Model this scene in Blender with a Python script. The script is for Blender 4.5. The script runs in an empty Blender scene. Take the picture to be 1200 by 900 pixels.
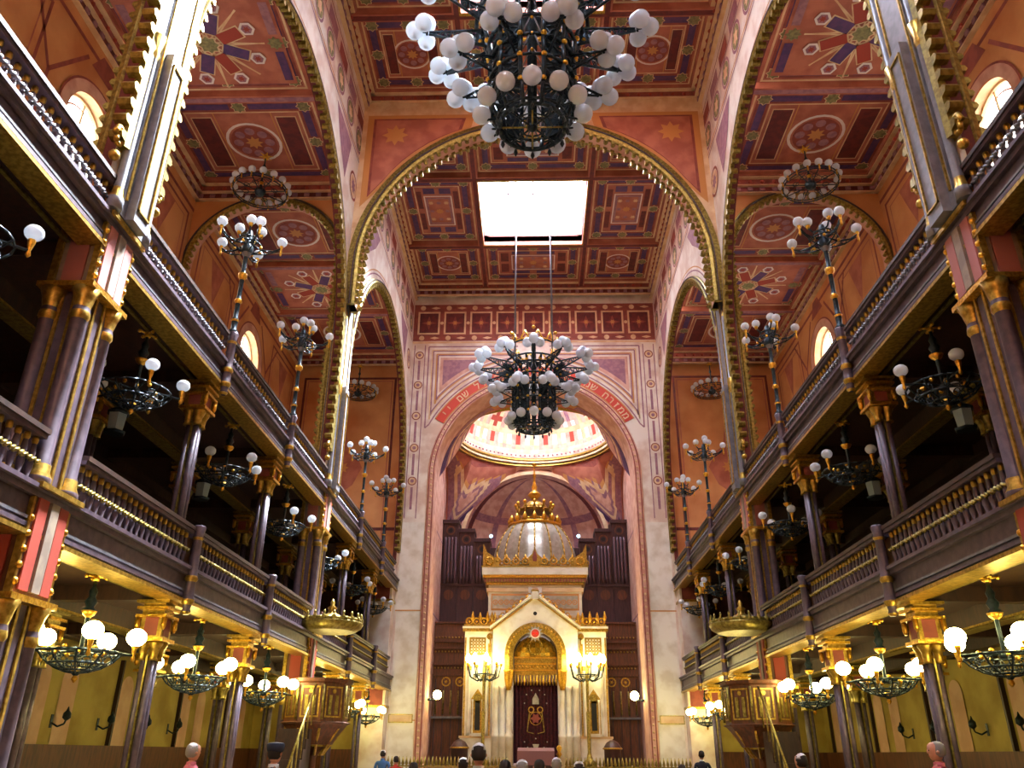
import bpy, math, random
from mathutils import Vector, Matrix
random.seed(4)
S = bpy.context.scene
COL = S.collection
PI = math.pi
def sin(d): return math.sin(math.radians(d))
def cos(d): return math.cos(math.radians(d))

# ------------------------------------------------------------------ camera
EYE = 1.6
yaw, pit, rol = 0.02999, 0.43236, 0.00706
F_ = Vector((-math.sin(yaw)*math.cos(pit), math.cos(yaw)*math.cos(pit), math.sin(pit)))
R_ = F_.cross(Vector((0, 0, 1))).normalized(); U_ = R_.cross(F_)
R2 = R_*math.cos(rol)+U_*math.sin(rol); U2 = -R_*math.sin(rol)+U_*math.cos(rol)
cam = bpy.data.cameras.new('camera'); cam.sensor_width = 36; cam.lens = 36*940/1200
cam.clip_end = 300
co = bpy.data.objects.new('camera', cam); COL.objects.link(co)
m = Matrix.Identity(4)
for i in range(3):
    m[i][0] = R2[i]; m[i][1] = U2[i]; m[i][2] = -F_[i]
m[0][3], m[1][3], m[2][3] = 0, 0, EYE
co.matrix_world = m
S.camera = co

# ------------------------------------------------------------------ light and exposure
S.view_settings.view_transform = 'Standard'; S.view_settings.look = 'None'
S.view_settings.gamma = 1; S.view_settings.use_curve_mapping = False
S.view_settings.exposure = 0.42
W = bpy.data.worlds.new('sky'); S.world = W; W.use_nodes = True
bgn = W.node_tree.nodes['Background']
bgn.inputs[0].default_value = (0.62, 0.78, 1, 1); bgn.inputs[1].default_value = 6
SKYGLASS = 40.0      # brightness of the frosted roof glass
WINGLASS = 5.0
LAMP = 34.0
sun = bpy.data.lights.new('sun', 'SUN'); sun.energy = 1400; sun.angle = 0.42; sun.color = (0.86, 0.93, 1)
so = bpy.data.objects.new('sun', sun); COL.objects.link(so)
so.rotation_euler = Vector((-1, -1.05, -2.35)).to_track_quat('-Z', 'Y').to_euler()
cy = S.cycles
cy.use_denoising = True; cy.max_bounces = 7; cy.diffuse_bounces = 4; cy.glossy_bounces = 2
cy.transmission_bounces = 3; cy.transparent_max_bounces = 6; cy.use_light_tree = True
cy.sample_clamp_indirect = 4

# ------------------------------------------------------------------ materials
def lin(h):
    h = h.lstrip('#'); r = []
    for i in (0, 2, 4):
        c = int(h[i:i+2], 16)/255
        r.append(c/12.92 if c <= .04045 else ((c+.055)/1.055)**2.4)
    return (*r, 1)
MATS = {}
def mat(name, c, rough=.6, metal=0, c2=None, scale=3, lo=.4, hi=.6, bump=0, stretch=(1, 1, 1), detail=4):
    m = bpy.data.materials.new(name); m.use_nodes = True; nt = m.node_tree; N = nt.nodes
    b = N['Principled BSDF']
    b.inputs['Roughness'].default_value = rough; b.inputs['Metallic'].default_value = metal
    b.inputs['Base Color'].default_value = lin(c)
    if c2 or bump:
        tc = N.new('ShaderNodeTexCoord'); mp = N.new('ShaderNodeMapping'); mp.inputs['Scale'].default_value = stretch
        nz = N.new('ShaderNodeTexNoise'); nz.inputs['Scale'].default_value = scale; nz.inputs['Detail'].default_value = detail
        nt.links.new(tc.outputs['Object'], mp.inputs[0]); nt.links.new(mp.outputs[0], nz.inputs['Vector'])
        if c2:
            cr = N.new('ShaderNodeValToRGB')
            cr.color_ramp.elements[0].position = lo; cr.color_ramp.elements[0].color = lin(c)
            cr.color_ramp.elements[1].position = hi; cr.color_ramp.elements[1].color = lin(c2)
            nt.links.new(nz.outputs['Fac'], cr.inputs[0]); nt.links.new(cr.outputs[0], b.inputs['Base Color'])
        if bump:
            bp = N.new('ShaderNodeBump'); bp.inputs['Strength'].default_value = bump; bp.inputs['Distance'].default_value = .03
            nt.links.new(nz.outputs['Fac'], bp.inputs['Height']); nt.links.new(bp.outputs[0], b.inputs['Normal'])
    MATS[name] = m
    return name
def glow(name, c, s, transp=0):
    m = bpy.data.materials.new(name); m.use_nodes = True; nt = m.node_tree; N = nt.nodes
    N.remove(N['Principled BSDF']); out = N['Material Output']
    e = N.new('ShaderNodeEmission'); e.inputs[0].default_value = lin(c); e.inputs[1].default_value = s
    if transp:
        t = N.new('ShaderNodeBsdfTransparent'); mx = N.new('ShaderNodeMixShader'); mx.inputs[0].default_value = 1-transp
        nt.links.new(t.outputs[0], mx.inputs[1]); nt.links.new(e.outputs[0], mx.inputs[2]); nt.links.new(mx.outputs[0], out.inputs[0])
    else:
        nt.links.new(e.outputs[0], out.inputs[0])
    MATS[name] = m
mat('marble', '#eadfd0', .45, 0, '#d3b9a6', 1.3, .42, .62)
mat('marblewhite', '#ece6da', .4, 0, '#d6cbb8', 1.6, .45, .65)
mat('pinkwall', '#d9ac98', .7, 0, '#c48f7c', 2.2, .4, .62)
mat('orangewall', '#d59a62', .7, 0, '#b8733f', .55, .38, .66)
mat('terracotta', '#b87058', .7, 0, '#a25a46', 1.6, .4, .6)
mat('rust', '#964a3c', .7, 0, '#803c34', 3, .4, .6)
mat('darkred', '#6e2826', .7, 0, '#5a2124', 4, .4, .6)
mat('red', '#9a3a2a', .65)
mat('dustypink', '#a2605a', .6)
mat('taupe', '#93826f', .6, 0, '#7c6c60', 4, .4, .6)
mat('panelred', '#c63f2b', .6)
mat('purple', '#5c3a66', .7, 0, '#4a3360', 5, .4, .6)
mat('mauve', '#8d6070', .7, 0, '#a3757c', 5, .4, .6)
mat('olive', '#8f8a5a', .7, 0, '#6f6c48', 9, .4, .6)
mat('cream', '#e3c79c', .65, 0, '#d2ab80', 2, .4, .6)
mat('ochre', '#c58a4a', .65)
mat('paintwhite', '#e8dcd6', .6)
mat('gold', '#c4a048', .36, .8, '#9a7a2e', 14, .4, .6)
mat('brightgold', '#e8b846', .28, .85, '#c8902c', 22, .4, .6, .5)
mat('olivegold', '#a39248', .38, .7, '#7d6a30', 12, .4, .6)
mat('iron', '#5e4f5a', .42, .25, '#4c404c', 7, .4, .6)
mat('paleiron', '#787880', .45, .15, '#64646c', 5, .4, .6)
mat('bronze', '#1d2830', .38, .6, '#2c3a42', 14, .4, .6)
mat('darkwood', '#3c2419', .5, 0, '#2a1812', 2, .4, .6, 0, (6, 6, 1))
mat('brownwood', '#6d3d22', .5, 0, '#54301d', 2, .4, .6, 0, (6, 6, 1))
mat('organwood', '#47282a', .5, 0, '#381f22', 2, .4, .6, 0, (6, 6, 1))
mat('pipe', '#6a555e', .35, .5)
mat('yellowwall', '#b5a04e', .75, 0, '#9c8438', .9, .4, .62)
mat('pinkpanel', '#d9b392', .75, 0, '#cba080', 1.4, .4, .6)
mat('floorstone', '#a58d6e', .35, 0, '#8d7558', 1, .45, .55)
mat('globe', '#e8edf4', .25)
def milk(name, c):
    m = bpy.data.materials.new(name); m.use_nodes = True; nt = m.node_tree; N = nt.nodes; b = N['Principled BSDF']
    b.inputs['Base Color'].default_value = lin(c); b.inputs['Roughness'].default_value = .25
    t = N.new('ShaderNodeBsdfTranslucent'); t.inputs[0].default_value = lin(c); mx = N.new('ShaderNodeMixShader'); mx.inputs[0].default_value = .5
    nt.links.new(b.outputs[0], mx.inputs[1]); nt.links.new(t.outputs[0], mx.inputs[2]); nt.links.new(mx.outputs[0], N['Material Output'].inputs[0]); MATS[name] = m
milk('globe', '#eef4fb')
mat('velvet', '#330a10', .95, 0, '#4a1018', 8, .4, .6)
mat('silver', '#b9b9ae', .35, .5, '#a5a596', 5, .4, .6)
mat('black', '#101012', .6)
mat('lantern', '#9fb0b4', .3)
mat('skin', '#c98f73', .6)
mat('hair', '#2a1f1a', .8)
mat('greyhair', '#8c8782', .8)
mat('navy', '#1b2236', .8)
mat('charcoal', '#232326', .8)
mat('whitecloth', '#e4e8ee', .8)
mat('pinkcloth', '#c96a78', .8)
mat('deskcloth', '#8c5c58', .8)
mat('redcloth', '#c23a2a', .8)
mat('bluecloth', '#3f6fb0', .8)
mat('brownshoe', '#30201a', .6)
glow('skyglass', '#dbe8ff', SKYGLASS, .35)
glow('winglass', '#fff2e6', WINGLASS)
glow('lamp', '#ffee9c', LAMP)
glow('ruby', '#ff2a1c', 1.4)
glow('screen', '#bfe6ff', 3)

# ------------------------------------------------------------------ mesh builder
class Fr:
    def __init__(s, o, u, v):
        s.o = Vector(o); s.u = Vector(u); s.v = Vector(v); s.n = s.u.cross(s.v)
    def __call__(s, a, b, w=0): return s.o+s.u*a+s.v*b+s.n*w
class MB:
    def __init__(s): s.V = []; s.F = []; s.M = []; s.S = []; s.mats = []
    def mi(s, m):
        if m not in s.mats: s.mats.append(m)
        return s.mats.index(m)
    def add(s, vs, fs, m, smooth=False):
        b = len(s.V); s.V += [tuple(v) for v in vs]; i = s.mi(m)
        for f in fs: s.F.append(tuple(b+k for k in f)); s.M.append(i); s.S.append(smooth)
        return s
    def box(s, x0, x1, y0, y1, z0, z1, m):
        return s.fbox(Fr((0, 0, 0), (1, 0, 0), (0, 1, 0)), x0, x1, y0, y1, z0, z1, m)
    def fbox(s, f, a0, a1, b0, b1, w0, w1, m):
        vs = [f(a, b, w) for w in (w0, w1) for a, b in ((a0, b0), (a1, b0), (a1, b1), (a0, b1))]
        return s.add(vs, [(3, 2, 1, 0), (4, 5, 6, 7), (0, 1, 5, 4), (1, 2, 6, 5), (2, 3, 7, 6), (3, 0, 4, 7)], m)
    def lathe(s, prof, m, c=(0, 0, 0), n=12, smooth=True, phase=0, caps=True):
        # prof: (r, z, [mat]) bottom to top
        vs = []
        for p in prof:
            for k in range(n):
                a = 2*PI*(k+phase)/n; vs.append((c[0]+p[0]*math.cos(a), c[1]+p[0]*math.sin(a), c[2]+p[1]))
        b = len(s.V); s.V += vs
        for j in range(len(prof)-1):
            i = s.mi(prof[j][2] if len(prof[j]) > 2 else m)
            for k in range(n):
                k2 = (k+1) % n
                s.F.append((b+j*n+k, b+j*n+k2, b+(j+1)*n+k2, b+(j+1)*n+k)); s.M.append(i); s.S.append(smooth)
        i = s.mi(m)
        if caps and prof[0][0] > 1e-4: s.F.append(tuple(b+k for k in reversed(range(n)))); s.M.append(i); s.S.append(False)
        if caps and prof[-1][0] > 1e-4: s.F.append(tuple(b+(len(prof)-1)*n+k for k in range(n))); s.M.append(i); s.S.append(False)
        return s
    def sphere(s, c, r, m, n=10, k=7, sz=1):
        return s.lathe([(max(r*math.sin(PI*j/k), 1e-5), -r*sz*math.cos(PI*j/k)) for j in range(k+1)], m, c, n)
    def tube(s, p, q, r, m, n=6, r2=None):
        p = Vector(p); q = Vector(q); d = (q-p)
        if d.length < 1e-6: return s
        d.normalize(); a = d.orthogonal().normalized(); b = d.cross(a); r2 = r if r2 is None else r2
        vs = [p+(a*math.cos(2*PI*k/n)+b*math.sin(2*PI*k/n))*r for k in range(n)]+[q+(a*math.cos(2*PI*k/n)+b*math.sin(2*PI*k/n))*r2 for k in range(n)]
        return s.add(vs, [(k, (k+1) % n, n+(k+1) % n, n+k) for k in range(n)]+[tuple(reversed(range(n))), tuple(range(n, 2*n))], m, True)
    def path(s, pts, r, m, n=6, closed=False):
        for a, b in zip(pts, pts[1:]+(pts[:1] if closed else [])):
            s.tube(a, b, r, m, n)
        return s
    def hoop(s, c, R, r, m, n=24, k=6, axis='z', a0=0, a1=360):
        pts = []
        for j in range(n+1):
            a = a0+(a1-a0)*j/n
            x, y = R*cos(a), R*sin(a)
            pts.append(Vector(c)+{'z': Vector((x, y, 0)), 'y': Vector((x, 0, y)), 'x': Vector((0, x, y))}[axis])
        return s.path(pts, r, m, k)
    def poly(s, f, pts, w, m): return s.add([f(a, b, w) for a, b in pts], [tuple(range(len(pts)))], m)
    def rect(s, f, a0, b0, a1, b1, w, m): return s.poly(f, [(a0, b0), (a1, b0), (a1, b1), (a0, b1)], w, m)
    def frame(s, f, a0, b0, a1, b1, t, w, m):
        s.rect(f, a0, b0, a1, b0+t, w, m); s.rect(f, a0, b1-t, a1, b1, w, m); s.rect(f, a0, b0+t, a0+t, b1-t, w, m); return s.rect(f, a1-t, b0+t, a1, b1-t, w, m)
    def disc(s, f, a, b, r, w, m, n=20, st=1): return s.poly(f, [(a+r*math.cos(2*PI*k/n), b+st*r*math.sin(2*PI*k/n)) for k in range(n)], w, m)
    def ring(s, f, a, b, r0, r1, w, m, n=24, t0=0, t1=360):
        vs = []
        for k in range(n+1):
            t = t0+(t1-t0)*k/n
            vs += [f(a+r0*cos(t), b+r0*sin(t), w), f(a+r1*cos(t), b+r1*sin(t), w)]
        return s.add(vs, [(2*k, 2*k+1, 2*k+3, 2*k+2) for k in range(n)], m)
    def line(s, f, p, q, t, w, m):
        dx, dy = q[0]-p[0], q[1]-p[1]; L = math.hypot(dx, dy); nx, ny = -dy/L*t/2, dx/L*t/2
        return s.poly(f, [(p[0]+nx, p[1]+ny), (q[0]+nx, q[1]+ny), (q[0]-nx, q[1]-ny), (p[0]-nx, p[1]-ny)], w, m)
    def star(s, f, a, b, r1, r0, n, w, m, ph=0):
        return s.poly(f, [(a+(r1 if k % 2 == 0 else r0)*cos(ph+180*k/n), b+(r1 if k % 2 == 0 else r0)*sin(ph+180*k/n)) for k in range(2*n)], w, m)
    def extrude(s, f, pts, w0, w1, m):
        n = len(pts); vs = [f(a, b, w0) for a, b in pts]+[f(a, b, w1) for a, b in pts]
        return s.add(vs, [tuple(reversed(range(n))), tuple(range(n, 2*n))]+[(k, (k+1) % n, n+(k+1) % n, n+k) for k in range(n)], m)
    def sweep(s, f, path, prof, m, smooth=False):
        # path: (u, v, nu, nv); prof: (along in-plane normal, along w), closed
        n = len(prof); vs = [f(u+nu*a, v+nv*a, w) for u, v, nu, nv in path for a, w in prof]
        fs = [(j*n+k, j*n+(k+1) % n, (j+1)*n+(k+1) % n, (j+1)*n+k) for j in range(len(path)-1) for k in range(n)]
        fs += [tuple(range(n)), tuple((len(path)-1)*n+k for k in reversed(range(n)))]
        return s.add(vs, fs, m, smooth)
    def build(s, name, parent=None, loc=None):
        me = bpy.data.meshes.new(name); me.from_pydata(s.V, [], s.F)
        for mm in s.mats: me.materials.append(MATS[mm])
        me.polygons.foreach_set('material_index', s.M); me.polygons.foreach_set('use_smooth', s.S); me.update()
        o = bpy.data.objects.new(name, me); COL.objects.link(o)
        if parent is not None: o.parent = parent
        if loc is not None: o.location = loc
        return o
def tag(o, label, cat, group=None, kind=None):
    if label: o['label'] = label
    if cat: o['category'] = cat
    if group: o['group'] = group
    if kind: o['kind'] = kind
    return o
def thing(name, label, cat, loc=(0, 0, 0), group=None, rz=0):
    o = bpy.data.objects.new(name, None); COL.objects.link(o); o.location = loc; o.rotation_euler[2] = rz
    o.empty_display_size = .2
    return tag(o, label, cat, group)
def struct(o, label=None):
    o['kind'] = 'structure'
    if label: o['label'] = label
    return o
KIDS = {}
def copy_tree(o, parent=None):
    c = o.copy(); COL.objects.link(c)
    if parent is not None: c.parent = parent
    for ch in list(o.children): copy_tree(ch, c)
    return c
def put(proto, used, loc, label, rz=0, group=None):
    o = proto if not used else copy_tree(proto)
    o.location = loc; o.rotation_euler[2] = rz; o['label'] = label
    if group: o['group'] = group
    return o
SIDE = {-1: 'left', 1: 'right'}
def arch(R, z0, zb, n=40):
    """arch line with jambs, in (u, v, normal towards the opening)"""
    p = [(-R, zb, 1, 0)]
    for k in range(n+1):
        a = PI-PI*k/n; p.append((R*math.cos(a), z0+R*math.sin(a), -math.cos(a), -math.sin(a)))
    return p+[(R, zb, -1, 0)]
def arch_wall(mb, f, u0, u1, z0, z1, R, zs, d0, d1, m, mi=None, n=40):
    """wall u0..u1, z0..z1 with an arched hole of half width R springing at zs, between depths d0 and d1 (w)"""
    mi = mi or m
    top = []
    for k in range(n+1):
        a = PI-PI*k/n; top.append((R*math.cos(a), zs+R*math.sin(a)))
    for w in (d0, d1):
        vs = []
        for u, v in top: vs += [f(u, v, w), f(u, z1, w)]
        mb.add(vs, [(2*k, 2*k+2, 2*k+3, 2*k+1) for k in range(n)], m)
        for a, b in ((u0, -R), (R, u1)):
            if b-a > 1e-4: mb.add([f(a, z0, w), f(b, z0, w), f(b, z1, w), f(a, z1, w)], [(0, 1, 2, 3)], m)
    hole = [(-R, z0)]+top+[(R, z0)]
    vs = []
    for u, v in hole: vs += [f(u, v, d0), f(u, v, d1)]
    mb.add(vs, [(2*k, 2*k+2, 2*k+3, 2*k+1) for k in range(len(hole)-1)], mi)
    mb.add([f(u0, z1, d0), f(u1, z1, d0), f(u1, z1, d1), f(u0, z1, d1)], [(0, 1, 2, 3)], m)
def arch_mould(name, f, R, zs, zb, w, parent=None, step=.34, tooth=.15, gold='olivegold', wide=.34, proud=.12, depth=None):
    """gilt moulding with a row of teeth along the edge of an arch"""
    mb = MB(); P = arch(R, zs, zb)
    mb.sweep(f, P, [(0, w), (0, w+proud), (-.1, w+proud+.04), (-.14, w+proud), (-wide, w+proud*.6), (-wide, w)], gold)
    mb.sweep(f, P, [(-.17, w+proud*.8), (-.17, w+proud+.03), (-.2, w+proud+.03), (-.2, w+proud*.8)], 'iron')
    L = 2*(zs-zb)+PI*R; n = int(L/step)
    for k in range(n):
        t = (k+.5)*L/n
        if t < zs-zb: u, v, nu, nv = -R, zb+t, 1, 0
        elif t > L-(zs-zb): u, v, nu, nv = R, zb+(L-t), -1, 0
        else:
            a = PI-(t-(zs-zb))/R; u, v, nu, nv = R*math.cos(a), zs+R*math.sin(a), -math.cos(a), -math.sin(a)
        tu, tv = -nv, nu; h = step*.27
        pts = [(u+tu*h, v+tv*h), (u-tu*h, v-tv*h), (u-tu*h*.8+nu*tooth*.7, v-tv*h*.8+nv*tooth*.7), (u+nu*tooth, v+nv*tooth), (u+tu*h*.8+nu*tooth*.7, v+tv*h*.8+nv*tooth*.7)]
        mb.extrude(f, pts, w-.1, w+proud, gold)
    if depth:
        mb.sweep(f, P, [(.0, w-depth), (.03, w-depth), (.03, w-.12), (0, w-.12)], 'darkred')
    return mb.build(name, parent)

# ------------------------------------------------------------------ dimensions
HW = 6.5          # half width of the nave
OW = 12.5         # outer walls of the aisles
BAYS = (-3.6, 10.3, 24.2)
BL = 13.9
YE = 38.1         # end wall
NC, AC = 25.1, 20.85
G = ((4.1, 4.72, 5.45), (8.5, 9.03, 9.65))   # gallery: underside, top of fascia, rail
POSTS = [5.67, 14.93, 19.57, 28.83, 33.47]
PIERS = [10.3, 24.2]

# ------------------------------------------------------------------ shell
struct(MB().box(-OW-.4, OW+.4, -4.2, 51.5, -.3, 0, 'floorstone').build('floor'), 'stone floor of the prayer hall')
def coffer(mb, f, w, h, kind):
    """painted coffer of half sizes w, h on frame f (w axis pointing down into the room)"""
    mb.rect(f, -w, -h, w, h, .0, 'terracotta')
    mb.frame(f, -w+.05, -h+.05, w-.05, h-.05, .07, .02, 'cream')
    t = .42
    mb.frame(f, -w+.18, -h+.18, w-.18, h-.18, t, .012, 'rust')
    for sx in (-1, 1):
        for k in range(-1, 2):
            if k: 
                L = h*.36; mb.rect(f, sx*(w-.27), k*h*.45-L*.9, sx*(w-.51), k*h*.45+L*.9, .024, 'purple')
                L = w*.36; mb.rect(f, k*w*.45-L*.9, sx*(h-.27), k*w*.45+L*.9, sx*(h-.51), .024, 'purple')
            for e in (-1, 0, 1):
                pass
    for a in (-1, 0, 1):
        for b in (-1, 0, 1):
            if a or b:
                mb.star(f, a*(w-.4), b*(h-.4), .27, .2, 8, .03, 'cream'); mb.star(f, a*(w-.4), b*(h-.4), .23, .17, 8, .036, 'olive')
    iw, ih = (w-.62, h-.62) if kind != 'star' else (w-.3, h-.3)
    if kind == 'star': mb.rect(f, -iw, -ih, iw, ih, .04, 'terracotta')
    mb.frame(f, -iw, -ih, iw, ih, .05, .02, 'cream')
    r = min(iw, ih)*.97
    if kind == 'star':
        f = Fr(f.o+f.n*.04, f.u, f.v)
        for k in range(8):
            t = 45*k+22.5; c, s_ = cos(t), sin(t)
            def q(a, b, c=c, s_=s_): return (a*c-b*s_, a*s_+b*c)
            mb.line(f, q(r*.1, 0), q(r*1.0, r*.42), .05, .016, 'cream'); mb.line(f, q(r*.1, 0), q(r*1.0, -r*.42), .05, .018, 'cream')
            mb.poly(f, [q(r*.24, -r*.15), q(r*.78, -r*.15), q(r*.78, r*.15), q(r*.24, r*.15)], .022, 'cream')
            mb.poly(f, [q(r*.27, -r*.125), q(r*.75, -r*.125), q(r*.75, r*.125), q(r*.27, r*.125)], .03, 'purple' if k % 2 else 'red')
            a, b = q(r*.92, 0)
            mb.disc(f, a, b, r*.16, .036, 'paintwhite', 6); mb.disc(f, a, b, r*.11, .044, 'mauve', 6); mb.star(f, a, b, r*.08, r*.04, 6, .05, 'red')
        mb.star(f, 0, 0, r*.24, r*.18, 8, .04, 'cream'); mb.star(f, 0, 0, r*.2, r*.15, 8, .048, 'olive')
        for sx in (-1, 1):
            mb.rect(f, sx*iw*.96, -ih*.9, sx*(iw-.35), -ih*.2, .02, 'purple'); mb.rect(f, sx*iw*.96, ih*.2, sx*(iw-.35), ih*.9, .02, 'mauve'); mb.star(f, sx*(iw-.25), 0, .25, .17, 8, .024, 'olive')
    elif kind == 'medal':
        for sx in (-1, 1):
            mb.rect(f, sx*iw*.92, -ih*.85, sx*iw*.55, ih*.85, .02, 'cream'); mb.rect(f, sx*iw*.9, -ih*.82, sx*iw*.57, ih*.82, .026, 'darkred')
            mb.line(f, (sx*iw*.5, -ih), (sx*iw*.5, ih), .04, .018, 'ochre')
        r = min(iw, ih)*.62
        mb.ring(f, 0, 0, r*.94, r*1.05, .02, 'paintwhite'); mb.disc(f, 0, 0, r*.86, .02, 'rust', 24)
        for k in range(8):
            mb.disc(f, r*.6*cos(45*k), r*.6*sin(45*k), r*.19, .028, 'mauve', 10)
        mb.star(f, 0, 0, r*.35, r*.2, 8, .03, 'ochre')
    else:
        mb.frame(f, -iw*.62, -ih*.62, iw*.62, ih*.62, .06, .02, 'paintwhite')
        mb.frame(f, -iw*.55, -ih*.55, iw*.55, ih*.55, .1, .02, 'mauve')
        for a in (-1, 0, 1):
            for b in (-1, 0, 1):
                if a or b:
                    mb.star(f, a*iw*.34, b*ih*.34, r*.13, r*.08, 6, .03, 'mauve' if (a+b) % 2 else 'cream')
        for a in (-1, 1):
            for b in (-1, 1):
                mb.rect(f, a*iw*.7, b*ih*.1, a*iw*.92, b*ih*.8, .02, 'darkred'); mb.rect(f, a*iw*.1, b*ih*.7, a*iw*.6, b*ih*.92, .02, 'purple')
        mb.star(f, 0, 0, r*.2, r*.13, 8, .036, 'ochre')
def down(x, y, z): return Fr((x, y, z), (1, 0, 0), (0, -1, 0))   # n = -z
def cornice(mb, p, q, z, inward, h=.55, d=.42):
    """stepped cornice under a ceiling from p to q (xy), with little knobs; inward = xy unit into the room"""
    P = Vector((p[0], p[1], 0)); Q = Vector((q[0], q[1], 0)); u = (Q-P); L = u.length; u.normalize(); n = Vector((inward[0], inward[1], 0))
    f = Fr(P+Vector((0, 0, z)), u, (0, 0, 1)); sg = 1 if f.n.dot(n) > 0 else -1
    def b(v0, v1, dd, m): mb.fbox(f, 0, L, v0, v1, 0 if sg > 0 else -dd, dd if sg > 0 else 0, m)
    b(-h*.3, 0, d, 'terracotta'); b(-h*.38, -h*.3, d*.9, 'cream'); b(-h*.85, -h*.38, d*.55, 'rust'); b(-h*.93, -h*.85, d*.62, 'cream'); b(-h*1.35, -h*.93, d*.3, 'darkred'); b(-h*1.45, -h*1.35, d*.36, 'cream')
    k = int(L/.42)
    for i in range(k):
        a = (i+.5)*L/k
        mb.sphere(f(a, -h*.62, sg*d*.55), .085, 'darkred' if i % 1 else 'red', 6, 4)
        mb.fbox(f, a-.09, a+.09, -h*1.28, -h*1.0, min(sg*d*.3, sg*d*.42), max(sg*d*.3, sg*d*.42), 'mauve')

for bi, y0 in enumerate(BAYS):
    y1 = y0+BL; yc = y0+BL/2
    # nave ceiling: nine coffers round a skylight
    mb = MB()
    a0, a1 = 2.5, 6.1
    xs = [(-6.1, -2.75), (-2.45, 2.45), (2.75, 6.1)]; ys = [(y0+.75, yc-2.75), (yc-2.45, yc+2.45), (yc+2.75, y1-.75)]
    for i, (xa, xb) in enumerate(xs):
        for j, (ya, yb) in enumerate(ys):
            if i == 1 and j == 1: continue
            coffer(mb, down((xa+xb)/2, (ya+yb)/2, NC), (xb-xa)/2, (yb-ya)/2, 'medal' if i != 1 and j != 1 else 'grid')
    for x in (-2.6, 2.6):
        for (xa, xb, zz, mm) in ((x-.15, x+.15, NC-.32, 'terracotta'), (x-.09, x+.09, NC-.34, 'darkred')):
            mb.box(xa, xb, y0+.4, y1-.4, zz, NC+.3, mm)
    for y in (yc-2.6, yc+2.6):
        mb.box(-HW, HW, y-.15, y+.15, NC-.31, NC+.29, 'terracotta'); mb.box(-HW, HW, y-.09, y+.09, NC-.33, NC+.28, 'darkred')
    # slab above with a hole for the light well
    for (xa, xb, ya, yb) in ((-HW-1.2, -2.6, y0, y1), (2.6, HW+1.2, y0, y1), (-2.6, 2.6, y0, yc-2.6), (-2.6, 2.6, yc+2.6, y1)):
        mb.box(xa, xb, ya, yb, NC+.02, NC+.4, 'terracotta')
    cornice(mb, (-HW, y0), (-HW, y1), NC, (1, 0)); cornice(mb, (HW, y0), (HW, y1), NC, (-1, 0))
    cornice(mb, (-HW, y1-.4), (HW, y1-.4), NC, (0, -1)); cornice(mb, (-HW, y0+.4), (HW, y0+.4), NC, (0, 1))
    struct(mb.build('ceiling'), 'coffered nave ceiling bay painted with medallions')
    # light well and glass
    mb = MB(); z1 = NC+2.0; q = 2.45
    for sx in (-1, 1):
        mb.box(min(sx*q, sx*(q+.2)), max(sx*q, sx*(q+.2)), yc-q-.2, yc+q+.2, NC-.1, z1, 'pinkwall')
        mb.box(-q-.2, q+.2, min(yc+sx*q, yc+sx*(q+.2)), max(yc+sx*q, yc+sx*(q+.2)), NC-.1, z1, 'pinkwall')
    for k, (o, u) in enumerate((((0, yc+q, 0), (1, 0, 0)), ((0, yc-q, 0), (-1, 0, 0)), ((-q, yc, 0), (0, 1, 0)), ((q, yc, 0), (0, -1, 0)))):
        f = Fr(o, u, (0, 0, 1)); f.n = Vector((-o[0], yc-o[1], 0)).normalized()
        mb.frame(f, -q+.2, NC+.2, q-.2, z1-.2, .06, .015, 'rust'); mb.poly(f, [(-q+.5, NC+.4), (-q+2.2, NC+.4), (-q+.5, z1-.4)], .015, 'mauve'); mb.poly(f, [(q-.5, NC+.4), (q-2.2, NC+.4), (q-.5, z1-.4)], .015, 'mauve')
    mb.frame(down(0, yc, NC-.3), -q-.12, -q-.12, q+.12, q+.12, .12, .03, 'gold')
    w = struct(mb.build('window_%d' % (bi+1)), 'square skylight well in the nave ceiling')
    g = MB().box(-q, q, yc-q, yc+q, z1-.06, z1-.04, 'skyglass').build('pane', w)
    b = MB()
    for k in (-1, 0, 1):
        b.box(k*1.22-.03, k*1.22+.03, yc-q, yc+q, z1-.14, z1-.07, 'iron'); b.box(-q, q, yc+k*1.22-.03, yc+k*1.22+.03, z1-.15, z1-.08, 'iron')
    b.build('glazing_bar', w)

# transverse nave arches
for i, yy in enumerate((10.3, 24.2)):
    f = Fr((0, yy-.4, 0), (1, 0, 0), (0, 0, 1))   # n = -y, towards the camera
    mb = MB(); arch_wall(mb, f, -HW, HW, 15.5, NC+.1, 6.1, 17.1, .2, -.25, 'cream', 'pinkwall')
    for sx in (-1, 1):
        P = [(sx*6.3, 19.6), (sx*6.3, 23.9), (sx*2.2, 23.9)]
        A = [(sx*(6.6)*cos(t), 17.1+6.6*sin(t)) for t in (69, 62, 55, 48, 42, 36, 30)]
        A = [(a, b) for a, b in A if abs(a) < 6.25 and b < 23.8]
        mb.poly(f, P+[(a*.985, b) for a, b in A], .22, 'ochre')
        cx, cz = sx*4.6, 22.6
        mb.poly(f, [(cx+(a-cx)*.86, cz+(b-cz)*.86) for a, b in P+A], .23, 'rust')
        mb.poly(f, [(cx+(a-cx)*.8, cz+(b-cz)*.8) for a, b in P+A], .24, 'terracotta')
        mb.star(f, sx*5.2, 22.9, .5, .3, 8, .25, 'ochre')
    w = struct(mb.build('wall_nave_arch'), 'round cross arch of the nave with red spandrels')
    arch_mould('arch_moulding', f, 6.1, 17.1, 15.5, .2, w, .3, .13, 'olivegold', .42)
    f2 = Fr((0, yy-.15, 0), (-1, 0, 0), (0, 0, 1)); arch_mould('arch_moulding', f2, 6.1, 17.1, 15.5, 0, w, .3, .13)

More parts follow.
